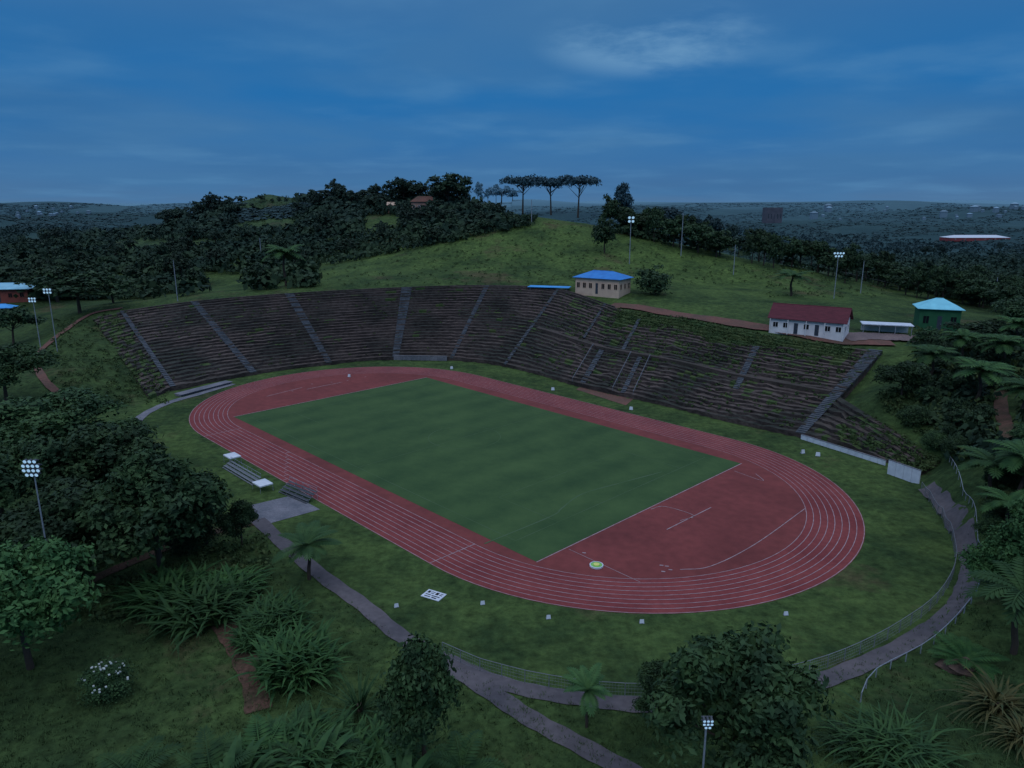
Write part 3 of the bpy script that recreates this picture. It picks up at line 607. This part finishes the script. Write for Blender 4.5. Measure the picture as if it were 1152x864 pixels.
def clumps(shape,n,seed):
    r=np.random.RandomState(seed); o=[]
    cz,rx,rz,cr={'broad':(.6,.35,.27,.098),'oval':(.55,.3,.36,.1),'umbrella':(.84,.4,.07,.1),'bush':(.42,.32,.32,.17),'tall':(.55,.22,.42,.10),'layer':(.56,.34,.36,.085)}[shape]
    if shape in ('bush','umbrella'):
        for i in range(n):
            d=r.normal(size=3); d/=np.linalg.norm(d); q=(.4+.75*r.rand()); o.append((d[0]*rx*q,d[1]*rx*q,cz+d[2]*rz*q,cr*(.6+.8*r.rand())))
        return o
    nl=9 if shape!='layer' else 13; lob=[]
    for i in range(nl):
        az=2*math.pi*(i*.382)+r.uniform(-.4,.4); el=-.55+1.5*(i+.5)/nl+r.uniform(-.15,.15); q=r.uniform(.45,.98)
        if i==nl-1: q=.7; el=1.2
        k=1-.5*max(0,math.sin(min(el,1.4))) if shape!='broad' else 1
        lob.append((rx*q*math.cos(az)*math.cos(el)*k*1.1,rx*q*math.sin(az)*math.cos(el)*k*1.1,cz+rz*q*math.sin(min(el,1.4))*1.05,r.uniform(.10,.19)*rx/.35))
    for i in range(n):
        L=lob[i%nl]; d=r.normal(size=3); d/=np.linalg.norm(d); q=L[3]*(.35+.75*r.rand())
        o.append((L[0]+d[0]*q,L[1]+d[1]*q,L[2]+d[2]*q*.7,cr*(.45+.9*r.rand())))
    for i in range(n//6): d=r.normal(size=3)*.38; o.append((d[0]*rx,d[1]*rx,cz+d[2]*rz,cr*1.4))
    return o
def trunkmesh(cl,seed,thick=.03,top=.5):
    r=random.Random(seed); b=MB(); lean=(r.uniform(-.04,.04),r.uniform(-.04,.04))
    b.tube((0,0,-.08),(lean[0]*.5,lean[1]*.5,top*.5),thick*1.2,thick*.8,8); b.tube((lean[0]*.5,lean[1]*.5,top*.5),(lean[0],lean[1],top),thick*.8,thick*.55,8)
    for c in r.sample(cl,min(14,len(cl))): 
        z0=top*r.uniform(.6,1); b.tube((lean[0]*z0/top,lean[1]*z0/top,z0),c[:3],thick*.4,thick*.12,5)
    return b.mesh('trunk',M['bark'])
TREE={}
def arche(shape,band,var):
    key=(shape,band,var)
    if key in TREE: return TREE[key]
    nl,lf,nc={'near':(15500,.02,84),'mid':(2600,.034,36),'far':(700,.055,20)}[band]
    if shape=='umbrella': nl=int(nl*.7)
    if shape=='layer' and band=='near': nc=120; nl=18000
    seed=(ord(shape[0])*31+len(shape)*7+len(band))%9999+var*17
    cl=clumps(shape,nc,seed)
    top={'umbrella':.75,'bush':.3}.get(shape,.5)
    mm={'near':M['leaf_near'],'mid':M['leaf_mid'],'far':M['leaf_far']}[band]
    if var>=8: mm=M['leaf_lite']
    TREE[key]=(leafmesh('crown',cl,nl,lf,mm,seed),trunkmesh(cl,seed,.02,top)); return TREE[key]
def palmmesh(m,nf=16,seed=1,droop=.5,ln=.5,z0=.72,up=.6,leaflets=12,lw=.85):
    r=random.Random(seed); b=MB()
    for k in range(nf):
        az=2*math.pi*k/nf*(1 if nf<20 else 2.4)+r.uniform(-.15,.15); el=r.uniform(-.1,1.)*up+.1; L=ln*r.uniform(.8,1.15); p=np.array([0,0,z0]); ca,sa=math.cos(az),math.sin(az); pp=[p]; n=leaflets
        for i in range(n):
            e=el-droop*2.2*(i/n)**1.3; p=p+np.array([ca*math.cos(e),sa*math.cos(e),math.sin(e)])*L/n; pp.append(p)
        side=np.array([-sa,ca,0])
        for i in range(n):
            w_=.006; b.quad(pp[i]-side*w_,pp[i]+side*w_,pp[i+1]+side*w_,pp[i+1]-side*w_)
            ll=L*.30*math.sin(math.pi*(.14+.83*i/n)); f=(pp[i+1]-pp[i])
            for sg in (1,-1):
                base=pp[i]; tip=base+side*sg*ll*.8+f*1.5+np.array([0,0,-ll*.3]); mid=(base+tip)/2
                b.quad(base,mid+f*lw*.5,tip,mid-f*lw*.35)
                base=base+f*.5; tip=tip+f*.5+np.array([0,0,ll*.12]); mid=(base+tip)/2; b.quad(base,mid+f*lw*.5,tip,mid-f*lw*.35)
    return b.mesh('fronds',m)
def palmtrunk(h=.72,r0=.028):
    b=MB(); pr=(0,0,-.05)
    for i in range(6):
        q=(.02*math.sin(i),.015*math.cos(i*1.3)-.015,h*(i+1)/6); b.tube(pr,q,r0*(1.1-.06*i),r0*(1.05-.06*i),8); pr=q
    return b.mesh('trunk',M['bark'])
M['palmcrown']=fol('palm_crown',(.03,.085,.026),(.055,.125,.036),rn=.25)
PALM=[(palmmesh(M['palmcrown'],19,1,.5,.5,.72,.9,12,1.1),palmtrunk()),(palmmesh(M['palm'],19,5,.62,.52,.72,.9,12,1.),palmtrunk())]
M['palmdark']=fol('palm_dark',(.016,.048,.014),(.034,.08,.02),rn=.3)
LOWP=[palmmesh(M['palmdark'],26,11,.55,.62,.06,1.25,14,.7),palmmesh(M['palm'],24,12,.65,.6,.06,1.2,14,.7),palmmesh(M['palmdark'],30,13,.8,.6,.05,1.3,14,.7)]
def blademesh(m,n,seed,w_=.03,droop=1.,lo=.5,hi=1.3,spread=.15):
    r=random.Random(seed); b=MB()
    for k in range(n):
        az=r.uniform(0,2*math.pi); el=r.uniform(lo,hi); L=r.uniform(.45,1.)*.75; ca,sa=math.cos(az),math.sin(az); ra=r.uniform(0,spread); a2=r.uniform(0,6.3)
        p=np.array([ra*math.cos(a2),ra*math.sin(a2),0]); side=np.array([-sa,ca,0]); pr=None; n_=6
        for i in range(n_+1):
            ww=w_*math.sin(math.pi*min(.98,(.15+.85*i/n_)))
            q=(p-side*ww,p+side*ww)
            if pr: b.quad(pr[0],pr[1],q[1],q[0])
            pr=q; e=el-droop*1.4*(i/n_)**1.4; p=p+np.array([ca*math.cos(e),sa*math.cos(e),math.sin(e)])*L/n_
    return b.mesh('leaves',m)
BL={'agave':blademesh(M['leaf_lite'],60,1,.013,.3,.2,1.4,.05),'ginger':blademesh(M['palm'],480,2,.026,1.0,.6,1.5,.44),'banana':blademesh(M['palmcrown'],44,3,.065,1.,.7,1.45,.16),'dry':blademesh(M['leaf_dry'],130,4,.015,1.1,.3,1.3,.12),'reed':blademesh(M['palmdark'],300,6,.012,1.2,.5,1.4,.35)}
stem=MB().tube((0,0,-.1),(0,0,.12),.06,.04,8).mesh('stem',M['bark'])
def plant(kind,u,vb,wpx,hpx,label,grp=None,var=0,band=None,cat=None,pos=None):
    p,t=hit(u,vb) if pos is None else pos
    w_=wpx*t/F; h_=hpx*t/F/.98; rz=random.uniform(0,6.28)
    if kind in BL or kind=='lowpalm':
        o=thing({'agave':'agave_plant','banana':'banana_plant','ginger':'leafy_plant','lowpalm':'low_palm'}.get(kind,'grass_clump'),label,cat or 'plant',p,rz,grp,(w_,w_,h_)); link('leaves',BL[kind] if kind in BL else LOWP[var%3],o); link('stem',stem,o); return o
    if kind=='palm':
        o=thing('palm_tree',label,cat or 'palm tree',p,rz,grp,(w_,w_,h_)); a,b_=PALM[var%2]; link('fronds',a,o); link('trunk',b_,o); return o
    if band is None: band='near' if t<230 else ('mid' if t<480 else 'far')
    a,b_=arche(kind,band,var)
    nm={'bush':'round_bush','umbrella':'umbrella_tree'}.get(kind,'leafy_tree')
    o=thing(nm,label,cat or ('bush' if kind=='bush' else 'tree'),p,rz,grp,(w_*1.08,w_*1.08,h_*1.02)); link('crown',a,o); link('trunk',b_,o); return o
# near left
plant('broad',35,752,170,155,'big leafy tree at the lower left edge of the park',var=9,band='near')
plant('broad',85,655,165,125,'large dark tree in the grove behind the round lamps',var=1)
plant('layer',182,645,165,145,'large dark tree in the grove nearest the concrete slab',var=2)
plant('oval',232,612,80,92,'narrower tree at the right edge of the left grove',var=1)
plant('broad',5,610,150,130,'dark tree at the left edge behind the round lamps',var=3)
plant('layer',122,580,150,112,'wide dark tree at the back of the left grove',var=4)
plant('broad',50,525,150,85,'dark tree below the grassy bank at the left end of the stand',var=2)
plant('layer',128,530,90,62,'dark tree behind the grove, nearest the left ring path',var=1)
plant('broad',8,455,100,75,'dark tree at the left edge beside the stand end',var=3)
plant('oval',272,614,44,58,'small dark tree beside the concrete slab',var=2)
plant('bush',215,618,60,40,'low bush under the narrow tree by the side path',var=1)
plant('broad',90,352,90,50,'broad dark tree left of the top of the stand',var=2,band='mid')
plant('broad',15,388,60,48,'dark tree beneath the red-walled building',var=3,band='mid')
plant('oval',128,341,55,34,'tree directly left of the stand top corner',var=1,band='mid')
plant('broad',65,340,70,44,'dark tree behind the floodlight pair at left',var=1,band='mid')
# lower plants
plant('palm',348,652,74,58,'small palm beside the paved path near the slab',var=0)
plant('palm',660,818,58,66,'small palm inside the near fence',var=2)
for k,(u,v,w_,h_) in enumerate([(228,692,90,58),(332,758,84,78),(192,675,80,50),(292,722,50,40),(255,668,66,40),(308,702,64,46)]): plant('ginger',u,v,w_,h_,['large clump of broad-leaved plants left of the dirt track','clump of broad-leaved plants right of the dirt track','low clump of leafy plants nearest the side path','low clump of leafy plants between the two big clumps','small clump of leafy plants above the big left clump','small clump of leafy plants above the big right clump'][k])
plant('agave',405,800,78,75,'pale spiky agave left of the bottom tree')
fb=plant('bush',122,782,56,44,'round bush dotted with white flowers on the park lawn',var=4)
plant('tall',478,862,130,165,'slender leafy tree at the bottom beside the path',var=3,band='near')
plant('layer',826,890,205,200,'large leafy tree in the foreground at bottom right',var=1,band='near')
plant('layer',742,812,72,72,'small tree left of the large foreground tree',var=3)
lbs=['leftmost low palm in the thicket along the bottom edge','second low palm from the left in the bottom thicket','third low palm from the left in the bottom thicket','low palm in the middle of the bottom thicket','low palm just left of the slender bottom tree','low palm just right of the slender bottom tree','low palm at the front of the bottom thicket','small low palm at the back of the bottom thicket']
for k,(u,v,w_,h_) in enumerate([(240,895,110,95),(295,872,110,85),(350,885,120,95),(330,842,90,60),(425,880,110,95),(520,872,90,75),(390,905,120,100),(375,845,80,55)]): plant('lowpalm',u,v,w_,h_,lbs[k],'low palms along the bottom edge',var=k)
lb2=['broad-leaved banana plant at the left of the bottom thicket','broad-leaved banana plant in front of the slender bottom tree','broad-leaved banana plant in the middle of the bottom thicket','small banana plant at the back of the bottom thicket']
for k,(u,v,w_,h_) in enumerate([(268,900,100,110),(452,905,100,95),(365,872,90,85),(310,848,80,60)]): plant('banana',u,v,w_,h_,lb2[k])
plant('ginger',345,862,100,70,'bushy clump of long-bladed leaves in the bottom thicket'); plant('ginger',415,868,90,70,'clump of long-bladed leaves left of the slender bottom tree')
plant('lowpalm',150,885,110,72,'dark spiky low palm at the lower left bottom edge',var=2)
plant('dry',1122,800,100,80,'yellowed drooping plant at the right edge'); plant('dry',1150,835,80,65,'yellowed plant at the lower right corner'); plant('lowpalm',1085,745,70,45,'light green low palm beside the railing at lower right',var=1)
plant('reed',1005,850,120,75,'long arching grass clump right of the foreground tree'); plant('reed',955,840,70,45,'shorter arching grass clump beside the foreground tree')
plant('palm',1140,735,120,100,'large palm at the right edge below the ring path',var=1)
plant('layer',1112,672,74,70,'light green tree hanging over the ring path',var=9); plant('layer',1152,670,100,110,'leafy tree at the right edge beside the ring path',var=8)
for k,(u,v,w_,h_) in enumerate([(1112,560,80,55),(1145,560,80,66),(1130,605,70,56)]): plant('palm',u,v,w_,h_,['palm on the slope just right of the railing','palm at the right edge level with the railing top','palm between the railing and the light green tree'][k],var=1)
for k,(u,v,w_,h_) in enumerate([(1045,432,60,46),(1098,455,70,52),(1125,420,60,46),(1080,410,50,40),(1140,395,50,40),(1148,470,60,46)]): plant('palm',u,v,w_,h_,'dark palm on the slope right of the stand','palms on the slope right of the stand',var=1)
for k,(u,v,w_,h_) in enumerate([(1052,505,34,24),(1030,478,40,26),(1075,512,36,28)]): plant('bush',u,v,w_,h_,['shrub just above the far end of the low terrace wing','shrub above the middle of the low terrace wing','shrub by the top of the curved railing'][k],var=k)
plant('broad',1014,448,62,46,'round tree right of the top of the wide stair',var=1); plant('broad',1092,392,60,34,'dark tree in front of the green building',var=2,band='mid'); plant('bush',1140,362,50,34,'bush at the right edge beyond the green building',var=1,band='mid')
plant('bush',737,331,46,38,'round dark tree right of the blue-roofed building',var=2,band='mid'); plant('oval',680,285,40,42,'dark tree on the green hill above the blue roof',var=1,band='mid')
plant('palm',890,333,46,30,'palm-like tree left of the maroon-roofed house',var=1); plant('palm',322,322,50,48,'dark palm on the slope behind the stand at left',var=1)
for k,(u,v,w_,h_) in enumerate([(588,242,48,42),(620,242,44,40),(650,245,46,46)]): plant('umbrella',u,v,w_,h_,['leftmost of the three flat-topped trees on the hill crest','middle of the three flat-topped trees on the hill crest','rightmost of the three flat-topped trees on the hill crest'][k],var=k,band='mid')
plant('tall',700,252,34,46,'tall narrow tree right of the flat-topped trees',var=2,band='mid')
plant('broad',505,236,58,42,'largest dark tree on the wooded ridge skyline',var=1,band='mid'); plant('broad',455,232,40,34,'round tree on the ridge left of the beige house',var=2,band='mid')
rows=[('tree on the skyline of the wooded left ridge','trees on the left ridge skyline',[(185+i*10+random.uniform(-4,4),252-min(26,(i*2.2))+random.uniform(0,6),random.uniform(14,36),random.uniform(11,27)) for i in range(40)]),
 ('tree in the row along the crest behind the net fence','trees along the right hill crest',[(690+i*9.5+random.uniform(-4,4),262+i*1.95+random.uniform(-5,4),random.uniform(28,48),random.uniform(24,42)) for i in range(48)])]
for lb,gr_,ls in rows:
    for i,(u,v,w_,h_) in enumerate(ls): 
        if 'left' in lb and 262<u<350: h_*=.4; w_*=.4
        plant(random.choice(['broad','oval','broad','layer']),u,v,w_,h_,lb,gr_,var=i%3,band='far' if 'left' in lb else 'mid')
def clr(u,v,th=.5): return math.sin(u*.05+v*.03+1)*math.sin(v*.11+u*.012)>th
def inL(u,v): return 190<u<560 and 224<v<268 and not(264<u<350 and 214+abs(u-305)*.4<v<262) and not(405<u<455 and v>243) and v<302-(u-330)*.2
def inV(u,v): return -30<u<350 and 258<v<338 and v<339-max(0,(u-130))*.07 and not(225<u<280 and v>308) and not (262<u<350 and v<270) and not(130<u<190 and 272<v<283) and not clr(u,v,.8)
def inM(u,v): return 330<u<600 and 236<v<308 and v<308-(u-330)*.20 and not(400<u<450 and v<260)
def inR(u,v): return 690<u<1180 and 250+(u-690)*.06<v<263+(u-690)*.19 or (960<u<1180 and 290<v<318+(u-980)*.21)
def inE(u,v): return 1030<u<1170 and 378<v<520 and u>1030+max(0,v-440)*.5 and not(1112<u<1152 and 440<v<505)
def scat(n,u0,u1,v0,v1,hm,lab,grp,band,cond=None):
    k=0; tr=0
    while k<n and tr<n*20:
        tr+=1; u=random.uniform(u0,u1); v=random.uniform(v0,v1)
        if cond and not cond(u,v): continue
        p,t=hit(u,v)
        h_=random.uniform(*hm); plant(random.choice(['broad','oval','broad','layer']),u,v,h_*random.uniform(.9,1.3)*F/t,h_*F/t,lab,grp,var=k%3,band=band,pos=(p,t)); k+=1
scat(30,190,560,228,262,(8,17),'dark tree in the wood covering the left ridge','trees covering the left ridge','far',inL)
scat(56,-20,345,262,336,(6,15),'dark tree in the wooded valley at left','trees in the left valley','far',inV)
scat(24,330,600,240,305,(5,12),'tree on the slope between valley and green hill','trees beside the green hill','far',inM)
scat(26,760,1170,280,360,(9,14),'dark tree in the wood behind the right-hand buildings','trees behind the right-hand buildings','mid',inR)
scat(30,1030,1165,378,510,(4,7.5),'bushy tree on the slope at the right edge','bushy trees on the right slope','mid',inE)
scat(12,1112,1160,500,620,(3,5.5),'low bushy tree near the railing at right','low trees near the railing','near')
b=MB(); r=random.Random(3)
for k in range(38):
    a_=r.uniform(0,6.28); e=r.uniform(.1,1.5); q=(.42*math.cos(a_)*math.cos(e),.42*math.sin(a_)*math.cos(e),.40+.42*math.sin(e)); s=.016
    b.box(q[0]-s,q[0]+s,q[1]-s,q[1]+s,q[2]-s*.6,q[2]+s)
b.build('blossoms',M['flower'],fb)
# massed woods (stuff)
r=random.Random(21)
def sample(n,u0,u1,v0,v1,cond,Rm,lift=.3,ls=.33):
    o=[]; tr=0
    while len(o)<n and tr<n*15:
        tr+=1; u=r.uniform(u0,u1); v=r.uniform(v0,v1)
        if not cond(u,v): continue
        p,t=hit(u,v); R_=r.uniform(*Rm); o.append((p+np.array([0,0,R_*lift]),R_,R_*ls))
    return o
cen=sample(1800,190,560,222,268,inL,(2.5,6.5))+sample(3000,-30,350,258,338,inV,(2.,5.5))+sample(1200,330,600,236,308,inM,(1.6,4.2))+sample(2000,690,1180,250,362,inR,(2.5,5.5))+sample(420,1030,1170,378,520,inE,(1.2,2.8))
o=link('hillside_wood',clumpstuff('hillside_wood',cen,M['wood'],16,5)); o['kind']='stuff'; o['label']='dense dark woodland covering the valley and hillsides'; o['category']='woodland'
cen=sample(500,1030,1170,370,520,lambda u,v:u>1030+max(0,v-440)*.5 and not(1115<u<1152 and 440<v<505),(.8,2.0))+sample(260,1108,1170,500,640,lambda u,v:True,(.6,1.5))+sample(260,860,1000,300,335,lambda u,v:True,(.4,1.))+sample(1800,330,1000,248,345,lambda u,v:v<325-(abs(u-560))*.02 ,(.2,.9))+sample(500,-10,300,600,700,lambda u,v:not(100<u<300 and abs(v-(655-(u-100)*.35))<12),(.4,1.3))+sample(260,262,350,214,270,lambda u,v:True,(.5,1.6))+sample(520,60,190,360,455,lambda u,v:v>350+abs(u-130)*.1 and u<135+(v-351)*.6,(.3,1.))+sample(200,990,1070,440,520,lambda u,v:v<455+(u-985)*.75,(.5,1.3))
o=link('undergrowth',clumpstuff('undergrowth',cen,M['weed'],14,6)); o['kind']='stuff'; o['label']='scattered low scrub and undergrowth on the hill and slopes'; o['category']='undergrowth'
cen=[]; k=0
while len(cen)<6000 and k<12000:
    k+=1; u=r.uniform(-40,1190); v=229+(r.random()**1.5)*55; p,t=hit(u,v)
    if p[1]<620 or p[1]>5000 or clr(u*.7,v*2.2): continue
    R_=min(3.5+t*.0015,10); cen.append((p,R_,R_*.45))
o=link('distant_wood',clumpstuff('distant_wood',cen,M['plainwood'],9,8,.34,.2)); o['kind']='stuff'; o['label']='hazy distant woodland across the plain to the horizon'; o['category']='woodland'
b=MB(); r=random.Random(5)
for cnt in range(9000):
    u=r.uniform(-30,1180); v=600+ r.random()*290
    q=g(u,v); 
    if inpoly(np.array([q[0]]),np.array([q[1]]),bowl)[0]: continue
    z=float(hgt(q[0],q[1]))
    for j in range(5):
        a_=r.uniform(0,6.28); hh=r.uniform(.2,.5); ox,oy=r.uniform(-.3,.3),r.uniform(-.3,.3); dx,dy=math.cos(a_)*.06,math.sin(a_)*.06
        b.tri((q[0]+ox-dx,q[1]+oy-dy,z-.02),(q[0]+ox+dx,q[1]+oy+dy,z-.02),(q[0]+ox+dy*5,q[1]+oy-dx*5,z+hh))
M['tuft']=mat('tuft',(.035,.07,.022),(.055,.10,.03),.1,.9)
o=b.build('rough_grass',M['tuft']); o['kind']='stuff'; o['label']='rough grass tufts on the park lawn'; o['category']='grass'
p,t=hit(1082,752); b=MB(); n1,n2=7,12
for i in range(n1):
    for j in range(n2):
        def f(i,j):
            th=math.pi/2*i/n1; ph=2*math.pi*(j%n2)/n2; k=1+.18*math.sin(3*ph+i)+.1*math.cos(5*ph+2*i); return (2.6*k*math.cos(th)*math.cos(ph),1.6*k*math.cos(th)*math.sin(ph),1.1*math.sin(th)*k-.1)
        b.quad(f(i,j),f(i,j+1),f(i+1,j+1),f(i+1,j))
o=b.build('rock',M['rock'],None,p); tag(o,'brown boulder on the grass near the lower right railing','rock')
# ---------------------------------------------------------------- world
wd=bpy.data.worlds.new('World'); bpy.context.scene.world=wd; wd.use_nodes=True; n=wd.node_tree.nodes; l=wd.node_tree.links; bg=n['Background']
tc=n.new('ShaderNodeTexCoord'); sx=n.new('ShaderNodeSeparateXYZ'); l.new(tc.outputs['Generated'],sx.inputs[0])
cr=n.new('ShaderNodeValToRGB'); e=cr.color_ramp.elements
stops=[(0,(.075,.17,.32)),(.03,(.056,.165,.35)),(.08,(.028,.155,.39)),(.13,(.018,.15,.40)),(.19,(.026,.15,.38)),(.25,(.040,.15,.36)),(.42,(.15,.26,.48)),(.7,(.48,.59,.87)),(1,(.68,.77,1.))]  # upper stops, above the view, brightened as added fill for the ground
e[0].position=0; e[0].color=(*stops[0][1],1); e[1].position=1; e[1].color=(*stops[-1][1],1)
for p_,c_ in stops[1:-1]:
    q=e.new(p_); q.color=(*c_,1)
l.new(sx.outputs[2],cr.inputs[0])
def mth(op,a,b_=None,c_=None):
    m_=n.new('ShaderNodeMath'); m_.operation=op
    for i,x_ in enumerate((a,b_,c_)):
        if x_ is None: continue
        if isinstance(x_,(int,float)): m_.inputs[i].default_value=x_
        else: l.new(x_,m_.inputs[i])
    return m_.outputs[0]
zz=mth('ADD',mth('MAXIMUM',sx.outputs[2],0),.10)
cx=n.new('ShaderNodeCombineXYZ'); l.new(mth('DIVIDE',sx.outputs[0],zz),cx.inputs[0]); l.new(mth('DIVIDE',sx.outputs[1],zz),cx.inputs[1])
def nz(sc,det,ro,dist=0,off=0):
    mp=n.new('ShaderNodeMapping'); mp.inputs['Location'].default_value=(off,off*.7,0); l.new(cx.outputs[0],mp.inputs[0])
    q=n.new('ShaderNodeTexNoise'); q.inputs['Scale'].default_value=sc; q.inputs['Detail'].default_value=det; q.inputs['Roughness'].default_value=ro; q.inputs['Distortion'].default_value=dist; l.new(mp.outputs[0],q.inputs[0]); return q.outputs[0]
def mr(x_,a,b_,c_=0,d_=1):
    q=n.new('ShaderNodeMapRange'); q.interpolation_type='SMOOTHSTEP'
    for i,k in enumerate((a,b_,c_,d_)): q.inputs[i+1].default_value=k
    l.new(x_,q.inputs[0]); return q.outputs[0]
def mx(f,a,col):
    q=n.new('ShaderNodeMix'); q.data_type='RGBA'; l.new(f,q.inputs[0]); l.new(a,q.inputs[6]); q.inputs[7].default_value=(*col,1); return q.outputs[2]
lowm=mr(sx.outputs[2],.5,.3)
c1=mx(mth('MULTIPLY',mr(nz(.5,4,.45,.1),.36,.68,0,.75),lowm),cr.outputs[0],(.058,.18,.37))
c2=mx(mth('MULTIPLY',mr(nz(1.0,6,.5,.1,3.),.47,.76,0,.42),lowm),c1,(.10,.26,.47))
c2=mx(mth('MULTIPLY',mr(nz(.35,3,.45,0,7.),.48,.74,0,.3),lowm),c2,(.03,.12,.29))
dd=ray(735,45); dd=dd/np.linalg.norm(dd)
gx=mth('MULTIPLY',mth('SUBTRACT',sx.outputs[0],float(dd[0])),6.8); gz=mth('MULTIPLY',mth('SUBTRACT',sx.outputs[2],float(dd[2])),22.)
gg=mth('ADD',mth('MULTIPLY',gx,gx),mth('MULTIPLY',gz,gz)); wm=mth('MULTIPLY',mr(gg,1.2,0.),mr(nz(1.3,9,.6,.15,5.3),.38,.64))
wm=mth('MULTIPLY',wm,mr(sx.outputs[1],0,.2)); c3=mx(mth('MULTIPLY',wm,.7),c2,(.17,.35,.56))
l.new(c3,bg.inputs[0]); bg.inputs[1].default_value=1.0
sl=bpy.data.lights.new('sun','SUN'); sl.energy=.4; sl.angle=math.radians(30); sl.color=(.9,.93,1); so=bpy.data.objects.new('sun',sl); C.objects.link(so); so.rotation_euler=(math.radians(38),math.radians(-18),0)
sc=bpy.context.scene; sc.view_settings.view_transform='Standard'; sc.view_settings.look='None'; sc.view_settings.exposure=0
